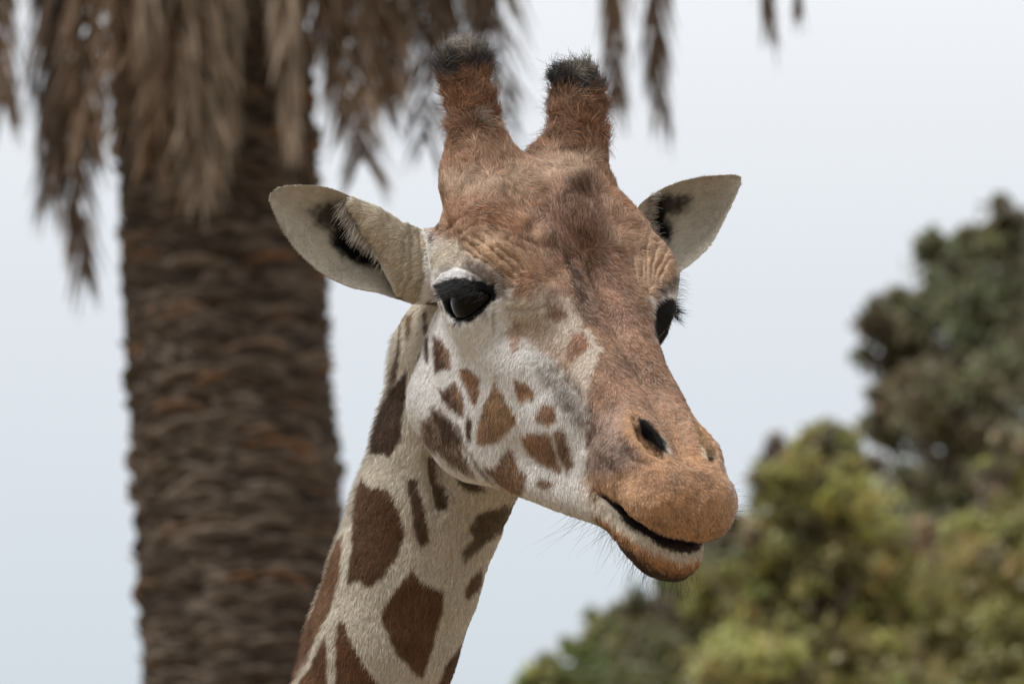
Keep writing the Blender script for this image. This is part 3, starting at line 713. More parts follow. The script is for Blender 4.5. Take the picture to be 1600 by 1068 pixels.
# ------------------------------------------------------------------ ears: cupped leaves between a traced upper and lower edge
def curve_at(pts, u):
    pts = np.asarray(pts, float)
    t = np.linspace(0, 1, len(pts))
    o = np.zeros((len(u), pts.shape[1]))
    x = u * (len(pts) - 1); i = np.clip(x.astype(int), 0, len(pts) - 2); f = (x - i)[:, None]
    p0 = pts[np.clip(i - 1, 0, len(pts) - 1)]; p1 = pts[i]; p2 = pts[i + 1]; p3 = pts[np.clip(i + 2, 0, len(pts) - 1)]
    return 0.5 * (2 * p1 + (p2 - p0) * f + (2 * p0 - 5 * p1 + 4 * p2 - p3) * f ** 2 + (3 * p1 - p0 - 3 * p2 + p3) * f ** 3)

def make_ear(T, B, tb, tt, sgn, nu=90, nv=56, cup=0.34):
    u = np.linspace(0, 1, nu)
    Tp, Bp = curve_at(T, u), curve_at(B, u)
    tu = tb + (tt - tb) * u
    A = np.array([K(p[0], p[1], t) for p, t in zip(Tp, tu)])
    C = np.array([K(p[0], p[1], t) for p, t in zip(Bp, tu)])
    v = np.linspace(0, 1, nv)
    wdt = np.linalg.norm(A - C, axis=1)
    prof = np.sin(np.pi * v) ** 0.8
    deep = wdt * cup * (1.25 - 0.75 * u)
    front = A[:, None] * (1 - v)[None, :, None] + C[:, None] * v[None, :, None]
    front[:, :, 2] -= deep[:, None] * prof[None]
    # rounded rim: the edges lie a little forward and roll over
    back = front.copy()
    th = 5 + 7 * (1 - u)
    back[:, :, 2] -= th[:, None] * (0.35 + prof[None])
    mid = 0.5 * (A + C)
    V = np.concatenate([front.reshape(-1, 3), back.reshape(-1, 3)])
    n = nu * nv
    F = []
    for i in range(nu - 1):
        for j in range(nv - 1):
            a = i * nv + j
            F.append((a, a + nv, a + nv + 1, a + 1)); F.append((n + a, n + a + 1, n + a + nv + 1, n + a + nv))
    for i in range(nu - 1):
        a = i * nv; F.append((a, n + a, n + a + nv, a + nv))
        a = i * nv + nv - 1; F.append((a, a + nv, n + a + nv, n + a))
    for j in range(nv - 1):
        a = (nu - 1) * nv + j; F.append((a, n + a, n + a + 1, a + 1))
        a = j; F.append((a, a + 1, n + a + 1, n + a))
    F = np.array(F)
    N = grid_normals(V, F)
    if N[n // 2 + nv // 2, 2] < 0:
        F = F[:, ::-1]; N = -N
    reg = np.where(np.arange(2 * n) < n, 2, 3)
    return V, F, N, reg

EAR_N = make_ear([(690, 385), (640, 362), (592, 338), (550, 308), (505, 292), (460, 290), (435, 294), (423, 303)],
                 [(682, 478), (632, 470), (590, 457), (550, 449), (505, 428), (462, 388), (435, 346), (421, 314)], -115, -40, -1)
EAR_F = make_ear([(985, 350), (1000, 320), (1030, 298), (1060, 285), (1095, 277), (1125, 274), (1146, 273), (1157, 278)],
                 [(1028, 442), (1048, 434), (1067, 421), (1085, 408), (1110, 382), (1132, 343), (1150, 305), (1158, 287)], -250, -300, 1)

AV, AF, AN, AR = [GV], [GQ], [GN], [GR]
off = len(GV)
for e in (EAR_N, EAR_F):
    AV.append(e[0]); AF.append(e[1] + off); AN.append(e[2]); AR.append(e[3]); off += len(e[0])
AV, AF, AN, AR = np.concatenate(AV), np.concatenate(AF), np.concatenate(AN), np.concatenate(AR)
ACOL = coat(AV, AN, AR)
print('hide', len(AV), len(AF))

# ------------------------------------------------------------------ giraffe: body below the frame, eyes, fur
bx0 = cam_to_world(K(395, 1720, -322))
bdir = unit([-0.95, 0.30, 0.0]); bside = np.array([-bdir[1], bdir[0], 0.0])
def bp(f, s, z):
    v = bx0 + bdir * f + bside * s; return np.array([v[0], v[1], z])
sh = bx0[2]
def sdf_body(p):
    p = p.astype(F32)
    d = chain(p, [(cam_to_world(K(470, 1450, -310)), 0.10), (bx0, 0.125), (bp(0.30, 0, sh - 0.42), 0.22), (bp(0.55, 0, sh - 0.62), 0.30)], 0.1)
    d = smin(d, chain(p, [(bp(0.60, 0, sh - 0.62), 0.33), (bp(1.1, 0, sh - 0.80), 0.40), (bp(1.75, 0, sh - 0.92), 0.30)], 0.15), 0.2)
    for s in (-1, 1):
        d = smin(d, chain(p, [(bp(0.50, s * 0.2, sh - 0.8), 0.20), (bp(0.50, s * 0.19, 1.35), 0.11), (bp(0.48, s * 0.18, 0.95), 0.085), (bp(0.49, s * 0.18, 0.85), 0.065), (bp(0.49, s * 0.18, 0.16), 0.05), (bp(0.45, s * 0.18, 0.06), 0.085)]), 0.08)
        d = smin(d, chain(p, [(bp(1.75, s * 0.17, sh - 0.98), 0.24), (bp(1.66, s * 0.19, 1.40), 0.13), (bp(1.86, s * 0.18, 0.98), 0.075), (bp(1.82, s * 0.18, 0.16), 0.05), (bp(1.78, s * 0.18, 0.06), 0.085)]), 0.08)
    d = smin(d, chain(p, [(bp(2.0, 0, sh - 0.85), 0.07), (bp(2.12, 0, sh - 1.2), 0.03), (bp(2.14, 0, sh - 1.7), 0.02), (bp(2.14, 0, sh - 2.0), 0.035)]), 0.05)
    return np.maximum(d, -p[:, 2])
BV, BQ = surface_nets(sdf_body, (bx0[0] - 2.6, bx0[1] - 0.8, -0.06), (bx0[0] + 0.6, bx0[1] + 1.5, sh + 0.45), 0.03)
BV = smooth(BV, BQ, 1)
BN = grid_normals(BV, BQ)
bg = grad(sdf_body, BV.copy(), 0.02)
if (BN * bg).sum() < 0: BQ = BQ[:, ::-1]; BN = -BN
BC = (BV - ORG) @ CAMB / S
BCOL = coat(BC, BN @ CAMB, np.ones(len(BV), int))

base = np.array([bx0[0] + bdir[0] * 1.1, bx0[1] + bdir[1] * 1.1, 0.0])
giraffe = empty('giraffe', base)
tag(giraffe, 'giraffe with brown patches, head tilted down, two tufted horns, standing before the palm trunk', 'giraffe')

def coat_mat(name, hair):
    m = bpy.data.materials.new(name); m.use_nodes = True
    nt = m.node_tree; b = nt.nodes['Principled BSDF']
    a = nt.nodes.new('ShaderNodeAttribute'); a.attribute_name = 'coat'
    nt.links.new(a.outputs['Color'], b.inputs['Base Color'])
    b.inputs['Roughness'].default_value = 0.62 if hair else 0.75
    b.inputs['Specular IOR Level'].default_value = 0.25 if hair else 0.06
    if hair:
        n = nt.nodes.new('ShaderNodeAttribute'); n.attribute_name = 'hide_normal'
        g = nt.nodes.new('ShaderNodeNewGeometry')
        mx = nt.nodes.new('ShaderNodeMix'); mx.data_type = 'VECTOR'; mx.inputs[0].default_value = 0.5
        nt.links.new(n.outputs['Vector'], mx.inputs[4]); nt.links.new(g.outputs['Normal'], mx.inputs[5])
        nrm = nt.nodes.new('ShaderNodeVectorMath'); nrm.operation = 'NORMALIZE'
        nt.links.new(mx.outputs[1], nrm.inputs[0]); nt.links.new(nrm.outputs[0], b.inputs['Normal'])
    return m
M_HIDE = coat_mat('hide', False); M_FUR = coat_mat('fur', True)

VW = np.concatenate([cam_to_world(AV), BV]) - base
body = mesh_obj('body', VW, np.concatenate([AF, BQ + len(AV)]), M_HIDE, giraffe)
ca = body.data.attributes.new('coat', 'FLOAT_COLOR', 'POINT')
CC = np.concatenate([ACOL, BCOL])
ca.data.foreach_set('color', np.concatenate([CC * 0.9, np.ones((len(CC), 1))], 1).astype(np.float32).ravel())

# eyes
def eye_mesh():
    nu, nv = 64, 40
    V, F = [], []
    for i in range(nv + 1):
        th = math.pi * i / nv
        r = EYE_R * (1 + 0.10 * max(0.0, math.cos(th) - 0.6) / 0.4)      # the cornea bulges
        for j in range(nu):
            ph = 2 * math.pi * j / nu
            V.append((r * math.sin(th) * math.cos(ph), r * math.sin(th) * math.sin(ph), r * math.cos(th)))
    for i in range(nv):
        for j in range(nu):
            F.append((i * nu + j, (i + 1) * nu + j, (i + 1) * nu + (j + 1) % nu, i * nu + (j + 1) % nu))
    return np.array(V) * S, np.array(F)
m_eye = mat('eye_glass', (0.006, 0.005, 0.005), 0.03, 0.12)
_nt = m_eye.node_tree; _b = _nt.nodes['Principled BSDF']
_tc = _nt.nodes.new('ShaderNodeTexCoord'); _sx = _nt.nodes.new('ShaderNodeSeparateXYZ'); _rp = _nt.nodes.new('ShaderNodeValToRGB')
_nt.links.new(_tc.outputs['Object'], _sx.inputs[0])
_md = _nt.nodes.new('ShaderNodeMath'); _md.operation = 'DIVIDE'; _md.inputs[1].default_value = EYE_R * S
_nt.links.new(_sx.outputs['Z'], _md.inputs[0]); _nt.links.new(_md.outputs[0], _rp.inputs[0]); _nt.links.new(_rp.outputs[0], _b.inputs['Base Color'])
_rp.color_ramp.elements[0].position = 0.3; _rp.color_ramp.elements[0].color = (0.012, 0.009, 0.008, 1)
_rp.color_ramp.elements[1].position = 0.95; _rp.color_ramp.elements[1].color = (0.002, 0.002, 0.002, 1)
_e = _rp.color_ramp.elements.new(0.62); _e.color = (0.006, 0.004, 0.003, 1)
EVm, EFm = eye_mesh()
for s in (-1, 1):
    o = mesh_obj('eye', EVm, EFm, m_eye, giraffe)
    c = cam_to_world(head_to_cam(EYE_C * np.array([1, s, 1]))) - base
    look = CAMB @ (HM @ unit([0.30, s, -0.15]))
    o.rotation_euler = Vector(look).to_track_quat('Z', 'Y').to_euler(); o.location = c

# ------------------------------------------------------------------ fur as hair strands
def strands(name, PTS, COLS, NRM, r0, r1, material):
    """PTS (n,k,3) in camera axes"""
    n, k = PTS.shape[:2]
    hc = bpy.data.hair_curves.new(name)
    hc.add_curves([k] * n)
    W = (cam_to_world(PTS.reshape(-1, 3)) - base).astype(np.float32)
    hc.position_data.foreach_set('vector', W.ravel())
    rad = np.linspace(0, 1, k)[None] * (r1 - r0)[:, None] + r0[:, None]
    ra = hc.attributes.get('radius') or hc.attributes.new('radius', 'FLOAT', 'POINT')
    ra.data.foreach_set('value', (rad * S).astype(np.float32).ravel())
    a = hc.attributes.new('coat', 'FLOAT_COLOR', 'CURVE')
    a.data.foreach_set('color', np.concatenate([COLS, np.ones((n, 1))], 1).astype(np.float32).ravel())
    a = hc.attributes.new('hide_normal', 'FLOAT_VECTOR', 'CURVE')
    a.data.foreach_set('vector', (NRM @ CAMB.T).astype(np.float32).ravel())
    hc.materials.append(material)
    o = bpy.data.objects.new(name, hc); col_root.objects.link(o); o.parent = giraffe
    tag(o, kind='stuff')
    return o

FLOW_HEAD = np.array([(850, 300, -.2, -1), (760, 270, -.3, -1), (930, 260, .1, -1), (880, 350, -.3, -.8), (930, 420, .1, .6), (950, 480, .25, 1), (1000, 560, .35, 1), (1060, 640, .35, 1), (1090, 760, .4, .9),
    (1000, 740, .15, 1), (960, 700, -.1, 1), (750, 560, -.5, .85), (830, 620, -.15, 1), (700, 650, -.3, .95), (880, 700, .1, 1), (800, 740, -.1, 1), (780, 380, -.6, -.5), (700, 390, -.9, .1), (700, 330, -.5, -.7),
    (1030, 420, .6, -.2), (990, 330, .5, -.7), (980, 870, -.2, 1), (1040, 870, .2, 1), (830, 500, -.4, .5), (900, 540, -.1, 1), (650, 420, -.6, .6), (880, 790, .2, .9), (940, 800, .0, 1)], float)
def sample(n, dens):
    a = np.linalg.norm(np.cross(AV[AF[:, 2]] - AV[AF[:, 0]], AV[AF[:, 3]] - AV[AF[:, 1]]), axis=1) * dens
    c = np.cumsum(a); f = np.searchsorted(c, rng.random(n) * c[-1])
    u, v = rng.random(n)[:, None], rng.random(n)[:, None]
    w = [(1 - u) * (1 - v), u * (1 - v), u * v, (1 - u) * v]
    P = sum(w[k] * AV[AF[f, k]] for k in range(4)); N = sum(w[k] * AN[AF[f, k]] for k in range(4))
    N /= np.linalg.norm(N, axis=1, keepdims=True)
    return P, N, AR[AF[f, 0]]
_fpx, _ffc = facing_px(AV[AF].mean(1), AN[AF[:, 0]])
dens = np.clip((_ffc + 0.45) * 2.5, 0.0, 1) * (_fpx[:, 1] < 1210)
dens[AR[AF[:, 0]] == 3] *= 0.5
NH = 560000
P, N, R = sample(NH, dens)
px, fc = facing_px(P, N)
C = coat(P, N, R)
q = P @ HM; qa = np.abs(q[:, 1])
hgt = (np.stack([q[:, 0], qa, q[:, 2]], 1) - np.array([-250, 80, 92.])) @ unit(np.array([-126, 21, 92.])) + np.where(q[:, 1] > 0, 12, 0)
hgt = np.where(R == 0, hgt, -999)
horn = np.clip((hgt - 5) / 45, 0, 1)
crown = np.clip((430 - px[:, 1]) / 120, 0, 1) * (R == 0) * np.clip((px[:, 0] - 690) / 60, 0, 1) * np.clip(1 - (np.abs(px[:, 0] - 860) - 130) / 60, 0, 1)
w = np.exp(-(((px[:, None, :] - FLOW_HEAD[None, :, :2]) ** 2).sum(2)) / (2 * 55.0 ** 2)) + 1e-9 if NH < 1 else None
fl = np.zeros((NH, 2)); ws = np.zeros(NH)
for x, y, dx, dy in FLOW_HEAD:
    g = np.exp(-((px[:, 0] - x) ** 2 + (px[:, 1] - y) ** 2) / (2 * 50.0 ** 2)) + 1e-8
    fl += g[:, None] * np.array([dx, dy]); ws += g
fl /= ws[:, None]
fl[R == 1] = (-0.22, 1)
fl[(R >= 2) & (px[:, 0] < 800)] = (-0.9, -0.25); fl[(R >= 2) & (px[:, 0] > 800)] = (0.8, -0.5)
fl /= np.linalg.norm(fl, axis=1, keepdims=True) + 1e-6
ang = noise3(P, 26, 21) * (0.35 + 1.3 * crown + 1.0 * horn) + rng.normal(0, 0.22, NH) * (1 + 0.6 * horn)
ca_, sa_ = np.cos(ang), np.sin(ang)
fl = np.stack([fl[:, 0] * ca_ - fl[:, 1] * sa_, fl[:, 0] * sa_ + fl[:, 1] * ca_], 1)
T = np.stack([fl[:, 0], -fl[:, 1], np.zeros(NH)], 1)
T -= N * (T * N).sum(1, keepdims=True)
T /= np.linalg.norm(T, axis=1, keepdims=True) + 1e-6
ln = np.where(R == 1, 11.0, np.where(R >= 2, 6.0, 8.5))
ln = ln * (1 + 0.7 * crown * (1 - horn)) * np.where(R >= 2, 0.7, 1.0) + 15 * horn * rng.uniform(0.5, 1.4, NH)
ln = np.where((R == 0) & (px[:, 0] > 960) & (px[:, 1] > 620), 6.0, ln)
brow = np.exp(-((px[:, 0] - 770) ** 2 + (px[:, 1] - 395) ** 2) / 55.0 ** 2) + np.exp(-((px[:, 0] - 1025) ** 2 + (px[:, 1] - 420) ** 2) / 40.0 ** 2)
ln = np.where(R == 0, ln * (1 - 0.58 * np.clip(brow, 0, 1)), ln)
ln = np.where(hgt > 178, np.minimum(ln, 11), ln)
ln = ln * rng.uniform(0.6, 1.25, NH)
lid = poly_sd(px, ZE([(200, 375), (300, 345), (400, 338), (480, 345), (540, 370), (572, 440), (520, 470), (470, 530), (400, 590), (340, 590), (290, 560), (255, 500), (245, 440)])) < 2
inmouth = (q[:, 0] > 362) & (np.abs(q[:, 2] - mouth_z(q[:, 0])) < 12) & (R == 0)
keep = ~((lid & (R == 0)) | inmouth | ((C.max(1) < 0.014) & ((R >= 2) | (q[:, 0] > 300))))
lift = 0.40 + 0.25 * horn + rng.normal(0, 0.08, NH)
B0 = P - N * 1.0
d0 = N * np.sin(lift + 0.25)[:, None] + T * np.cos(lift + 0.25)[:, None]
d1 = N * np.sin(lift - 0.1)[:, None] + T * np.cos(lift - 0.1)[:, None]
d2 = N * np.sin(lift - 0.35)[:, None] + T * np.cos(lift - 0.35)[:, None]
curl = np.cross(N, T) * (rng.normal(0, 0.5, NH) * (0.25 + horn + 0.5 * crown))[:, None]
PTS = np.stack([B0, B0 + d0 * (ln * .35)[:, None], B0 + d0 * (ln * .35)[:, None] + (d1 + curl * .5) * (ln * .35)[:, None],
                B0 + d0 * (ln * .35)[:, None] + (d1 + curl * .5) * (ln * .35)[:, None] + (d2 + curl) * (ln * .35)[:, None]], 1)
jit = np.exp(rng.normal(0, 0.26, NH) * (1 + 0.5 * horn)) * np.where(rng.random(NH) < 0.06, 1.45, 1.0)
jit = np.where(R >= 2, jit ** 0.4, np.where(R == 1, jit ** 0.7, jit))
HC = C * jit[:, None] * 1.05
frost = (R == 0) & (rng.random(NH) < 0.24) & (C[:, 0] > 0.1) & (horn < 0.4)
HC[frost] = HC[frost] * 0.6 + lin((214, 192, 172)) * 0.4
HC = np.clip(HC, 0.004, 0.92)
r0 = np.where(R == 1, 0.42, 0.36) * rng.uniform(0.7, 1.2, NH) * (1 + 0.25 * horn)
strands('coat_fur', PTS[keep], HC[keep], N[keep], r0[keep], r0[keep] * 0.25, M_FUR)

# lashes, whiskers, ear hair, mane
M_LASH = coat_mat('lash', True)
def hairs(name, roots, dirs, lens, cols, bend, r=0.45, k=6, nrm=None):
    roots, dirs = np.asarray(roots, float), np.asarray(dirs, float)
    dirs = dirs / np.linalg.norm(dirs, axis=1, keepdims=True)
    t = np.linspace(0, 1, k)
    pts = roots[:, None] + dirs[:, None] * (t[None, :, None] * np.asarray(lens)[:, None, None]) + np.asarray(bend)[:, None] * (t[None, :, None] ** 2 * np.asarray(lens)[:, None, None])
    n = len(roots)
    return strands(name, pts, np.asarray(cols), nrm if nrm is not None else np.tile([0, 0.4, 0.9], (n, 1)), np.full(n, r), np.full(n, r * 0.2), M_LASH)

rts, drs, lns, bnd, cls = [], [], [], [], []
for s in (-1, 1):
    for i in range(800):
        a = rng.uniform(-60, 54); m = (a + 64) / 128; wv = max(0, 4 * m * (1 - m)) ** 0.7
        upper = rng.random() < 0.92
        b = 5 * wv + rng.uniform(0, 26) if upper else -36 * wv - rng.uniform(0, 4)
        x = a * EYE_A[0] - b * EYE_A[1]; z = a * EYE_A[1] + b * EYE_A[0]
        y = math.sqrt(max(0, (EYE_R + 7) ** 2 - x * x - z * z))
        r_ = np.array([EYE_C[0] + x, s * (EYE_C[1] + y), EYE_C[2] + z])
        ax = np.array([EYE_A[0], 0, EYE_A[1]]); bx = np.array([-EYE_A[1], 0, EYE_A[0]])
        if upper:
            d = np.array([0, s * 0.75, 0]) + bx * rng.uniform(-1.1, -0.35) + ax * (a / 60 * 0.7 - 0.45) + rng.normal(0, 0.08, 3)
            lns.append(rng.uniform(14, 38) * (1.0 if s < 0 else 1.5)); bnd.append(head_to_cam(bx * 0.25))
        else:
            d = np.array([0, s * 0.35, 0]) - bx * 0.9 + ax * (a / 60 * 0.9 - 0.2) + rng.normal(0, 0.1, 3)
            lns.append(rng.uniform(8, 18)); bnd.append(head_to_cam(-bx * 0.1))
        g = rng.choice([0.006, 0.02, 0.06], p=[0.6, 0.25, 0.15])
        rts.append(head_to_cam(r_)); drs.append(head_to_cam(d)); cls.append((g, g, g * 1.05))
hairs('eyelashes', rts, drs, lns, cls, bnd, 0.42)

def near_vertices(poly, n, reg=0, fmin=-0.2):
    s = np.where((AR == reg))[0]
    p, f = facing_px(AV[s], AN[s])
    ok = (poly_sd(p, poly) < 0) & (f > fmin)
    s = s[ok]
    return s[rng.integers(0, len(s), n)]
rts, drs, lns, bnd, cls = [], [], [], [], []
_q = AV @ HM
def pick(mask, n):
    s = np.where(mask)[0]
    return s[rng.integers(0, len(s), n)]
_bel = mouth_z(_q[:, 0]) - _q[:, 2]
_f = facing_px(AV, AN)[1]
for mask, n, lo_, hi_, spread, pull in (((AR == 0) & (_q[:, 0] > 375) & (_bel > 46) & (AN[:, 1] < -0.55) & (_f > -0.5), 170, 8, 58, 0.26, (-0.1, -0.9, 0.1)),
                                  ((AR == 0) & (_q[:, 0] > 300) & (_q[:, 0] < 390) & (_bel > 40) & (AN[:, 1] < -0.5) & (_f > -0.4), 46, 25, 85, 0.25, (-0.8, -0.3, 0.0)),
                                  ((AR == 0) & (_q[:, 0] > 440) & (_q[:, 1] > 40) & (_bel < -20) & (np.abs(_f) < 0.3), 18, 18, 45, 0.4, (0.6, 0.1, 0.0)),
                                  ((AR == 0) & (_q[:, 0] > -40) & (_q[:, 0] < 40) & (_q[:, 1] > 150) & (_q[:, 2] > 40) & (_q[:, 2] < 80), 90, 10, 32, 0.3, (0.7, -0.1, 0.0))):
    for v in pick(mask, n):
        rts.append(AV[v]); drs.append(AN[v] * 0.7 + np.array(pull) + rng.normal(0, spread, 3)); lns.append(lo_ + (hi_ - lo_) * rng.random() ** 1.6)
        bnd.append(np.array([rng.normal(0, 0.15), -0.1, 0]))
        g = rng.choice([0.006, 0.02, 0.2], p=[0.65, 0.25, 0.1]); cls.append((g, g * 0.9, g * 0.85))
hairs('whiskers', rts, drs, lns, cls, bnd, 0.2)

# pale hair that fringes the ear openings
rts, drs, lns, bnd, cls = [], [], [], [], []
efp, eff = facing_px(AV[AR == 2], AN[AR == 2]); EVs = AV[AR == 2]
for line, dr, n, l0, l1 in ((ZH([(372, 735), (400, 790), (450, 850), (510, 900), (560, 945), (600, 990)]), (-0.62, -0.6), 460, 12, 34),
                            (ZG([(640, 600), (630, 660), (625, 720), (650, 770)]), (0.75, 0.5), 200, 8, 20),
                            (ZH([(600, 900), (610, 950), (600, 1000)]), (-0.5, -0.7), 120, 10, 22)):
    pts = curve_at(line, rng.random(n)) + rng.normal(0, 3.5, (n, 2))
    for p in pts:
        j = np.argmin((efp[:, 0] - p[0]) ** 2 + (efp[:, 1] - p[1]) ** 2)
        rts.append(K(p[0], p[1], max(EVs[j, 2] + 2, -95)) if p[0] < 800 else K(p[0], p[1], EVs[j, 2] + 2)); drs.append((dr[0], dr[1], 0.55) + rng.normal(0, 0.22, 3)); lns.append(rng.uniform(l0, l1)); bnd.append((0, -0.25, -0.25))
        g = rng.uniform(0.3, 0.65); cls.append((g, g * 0.9, g * 0.78))
hairs('ear_hair', rts, drs, lns, cls, bnd, 0.4)

# short mane along the nape
s = np.where((AR == 1) & (AN[:, 0] < -0.90) & (AV[:, 1] > -760))[0]
s = s[rng.integers(0, len(s), 5000)]
mc = ACOL[s] * rng.uniform(0.6, 1.1, (len(s), 1))
hairs('mane', AV[s], AN[s] * 0.9 + np.array([0, -0.6, 0]) + rng.normal(0, 0.15, (len(s), 3)), rng.uniform(8, 17, len(s)), mc, np.tile([0, -0.3, 0], (len(s), 1)), 0.4, 4, AN[s])

# ------------------------------------------------------------------ palm tree
prng = np.random.default_rng(21)
PALM_Y = 23.3
def on_plane(px, py, Y):
    d = px_dir(px, py); return CAM + d * (Y / d[1])
pa, pb = on_plane(348, 400, PALM_Y), on_plane(388, 1068, PALM_Y)
lean = (pa - pb) / (pa[2] - pb[2])
def palm_axis(z): return pb + lean * (z - pb[2])
def palm_r(z): return 0.405 + 0.010 * (9.0 - z) * 0.55 + 0.05 * math.exp(-z / 0.8)
CROWN_Z = 10.7
palm = empty('palm_tree', palm_axis(0.0))
tag(palm, 'tall palm with thick scaly brown trunk and hanging dead brown fronds', 'palm tree')
p0 = palm_axis(0.0)
m_bark = noisy(mat('palm_bark', rough=0.95, spec=0.1), (0.020, 0.015, 0.011), (0.05, 0.037, 0.027), 7, 8, 0.8, (1, 1, 4))
m_base = mat('palm_leaf_base', rough=0.92, spec=0.12)
_nt = m_base.node_tree; _b = _nt.nodes['Principled BSDF']
_oi = _nt.nodes.new('ShaderNodeAttribute'); _oi.attribute_name = 'tone'
_rp = _nt.nodes.new('ShaderNodeValToRGB'); _nz = _nt.nodes.new('ShaderNodeTexNoise'); _nz.inputs['Scale'].default_value = 30; _nz.inputs['Detail'].default_value = 5
_mx = _nt.nodes.new('ShaderNodeMix'); _mx.data_type = 'RGBA'; _mx.blend_type = 'OVERLAY'; _mx.inputs[0].default_value = 0.7
_tc = _nt.nodes.new('ShaderNodeNewGeometry'); _nt.links.new(_tc.outputs['Position'], _nz.inputs['Vector'])
_ri = _nt.nodes.new('ShaderNodeObjectInfo'); _ad = _nt.nodes.new('ShaderNodeMath'); _ad.operation = 'ADD'
_nt.links.new(_oi.outputs['Fac'], _ad.inputs[0]); _nt.links.new(_ri.outputs['Random'], _ad.inputs[1])
_fr = _nt.nodes.new('ShaderNodeMath'); _fr.operation = 'FRACT'; _nt.links.new(_ad.outputs[0], _fr.inputs[0])
_nt.links.new(_fr.outputs[0], _rp.inputs[0])
_rp.color_ramp.elements[0].position = 0.0; _rp.color_ramp.elements[0].color = (0.052, 0.039, 0.030, 1)
_rp.color_ramp.elements[1].position = 1.0; _rp.color_ramp.elements[1].color = (0.17, 0.088, 0.046, 1)
for _p, _c in ((0.45, (0.098, 0.074, 0.055, 1)), (0.9, (0.155, 0.123, 0.095, 1)), (0.97, (0.15, 0.095, 0.06, 1))):
    _e = _rp.color_ramp.elements.new(_p); _e.color = _c
_nt.links.new(_rp.outputs[0], _mx.inputs[6]); _nt.links.new(_nz.outputs[0], _mx.inputs[7]); _nt.links.new(_mx.outputs[2], _b.inputs['Base Color'])

nz_, na_ = 70, 40
V, F = [], []
for i in range(nz_ + 1):
    z = (CROWN_Z + 0.3) * i / nz_; c = palm_axis(z) - p0; r = palm_r(z) * (1 + 0.25 * max(0, (z - 9.6)) * 0.5)
    for j in range(na_):
        a = 2 * math.pi * j / na_; rr = r * (1 + 0.02 * prng.normal())
        V.append((c[0] + rr * math.cos(a), c[1] + rr * math.sin(a), z))
for i in range(nz_):
    for j in range(na_):
        F.append((i * na_ + j, i * na_ + (j + 1) % na_, (i + 1) * na_ + (j + 1) % na_, (i + 1) * na_ + j))
mesh_obj('trunk', V, F, m_bark, palm)

# leaf bases: short upturned stubs set in a steep spiral; x across, y out, z up
def stub(k):
    g = np.random.default_rng(100 + k)
    w = 0.105 * g.uniform(0.7, 1.3); h = 0.0145 * g.uniform(0.7, 1.3); o = 0.030 * g.uniform(0.5, 1.7); up = g.uniform(0.000, 0.022)
    V = []
    for y, ws, hs, zz in ((-0.05, 1.15, 1.15, -0.03), (0.0, 1.0, 1.0, -0.008), (o * 0.6, 0.80, 0.7, up * 0.5), (o, 0.45, 0.28, up)):
        for a in range(8):
            t = 0.0 + 2 * math.pi * a / 8
            V.append((w * ws * math.cos(t) * (1 + g.normal(0, 0.06)), y + g.normal(0, 0.004), h * hs * math.sin(t) + zz - 0.012 * abs(math.cos(t)) * ws))
    F = [(r * 8 + a, r * 8 + (a + 1) % 8, r * 8 + 8 + (a + 1) % 8, r * 8 + 8 + a) for r in range(3) for a in range(8)]
    F += [(24, 25, 26, 31), (31, 26, 27, 30), (30, 27, 28, 29)]
    return np.array(V), np.array(F)
STUBS = [stub(k) for k in range(8)]
stub_mesh = []
for k, (v, f) in enumerate(STUBS):
    me = bpy.data.meshes.new('leaf_base'); me.from_pydata(v.tolist(), [], f.tolist()); me.polygons.foreach_set('use_smooth', [True] * len(f)); me.materials.append(m_base); stub_mesh.append(me)
spots = []
row = 0; z = 3.6
while z < 10.5:
    n = 14
    for j in range(n):
        a = 2 * math.pi * (j + 0.5 * (row % 2) + 0.13 * row) / n + prng.normal(0, 0.05)
        zz = z + prng.normal(0, 0.014) + 0.045 * math.sin(a * 2 + 1)
        spots.append((zz, a, prng.integers(0, 8), prng.uniform(0.8, 1.3), prng.normal(0, 0.16)))
    z += 0.031; row += 1
def stub_matrix(sp):
    zz, a, k, sc, rot = sp
    c = palm_axis(zz) - p0; r = palm_r(zz) - 0.012
    out = Vector((math.cos(a), math.sin(a), 0)); side = Vector((math.sin(a), -math.cos(a), 0)); upv = Vector((0, 0, 1))
    M = Matrix.Identity(4)
    for i in range(3):
        M[i][0], M[i][1], M[i][2] = side[i] * sc, out[i] * sc, upv[i] * sc
    M[0][3], M[1][3], M[2][3] = c[0] + r * math.cos(a), c[1] + r * math.sin(a), zz
    return M @ Matrix.Rotation(rot, 4, 'Y')
def score(sp):
    w = np.array([stub_matrix(sp).translation[:]]) + p0
    p = project(w)[0]
    front = -math.sin(sp[1])
    return front if (250 < p[1] < 1085 and p[0] < 560) else -2
order = sorted(range(len(spots)), key=lambda i: -score(spots[i]))
for i in order[:300]:
    o = bpy.data.objects.new('leaf_base', stub_mesh[spots[i][2]]); col_root.objects.link(o); o.parent = palm
    o.matrix_local = stub_matrix(spots[i])
V, F, tones, off = [], [], [], 0
for i in order[300:]:
    v, f = STUBS[spots[i][2]]
    M = np.array(stub_matrix(spots[i]))
    V.append(v @ M[:3, :3].T + M[:3, 3]); F.append(f + off); off += len(v); tones.append(np.full(len(v), prng.random()))
o = mesh_obj('leaf_bases', np.concatenate(V), np.concatenate(F), m_base, palm); tag(o, kind='stuff')
at_ = o.data.attributes.new('tone', 'FLOAT', 'POINT'); at_.data.foreach_set('value', np.concatenate(tones).astype(np.float32))

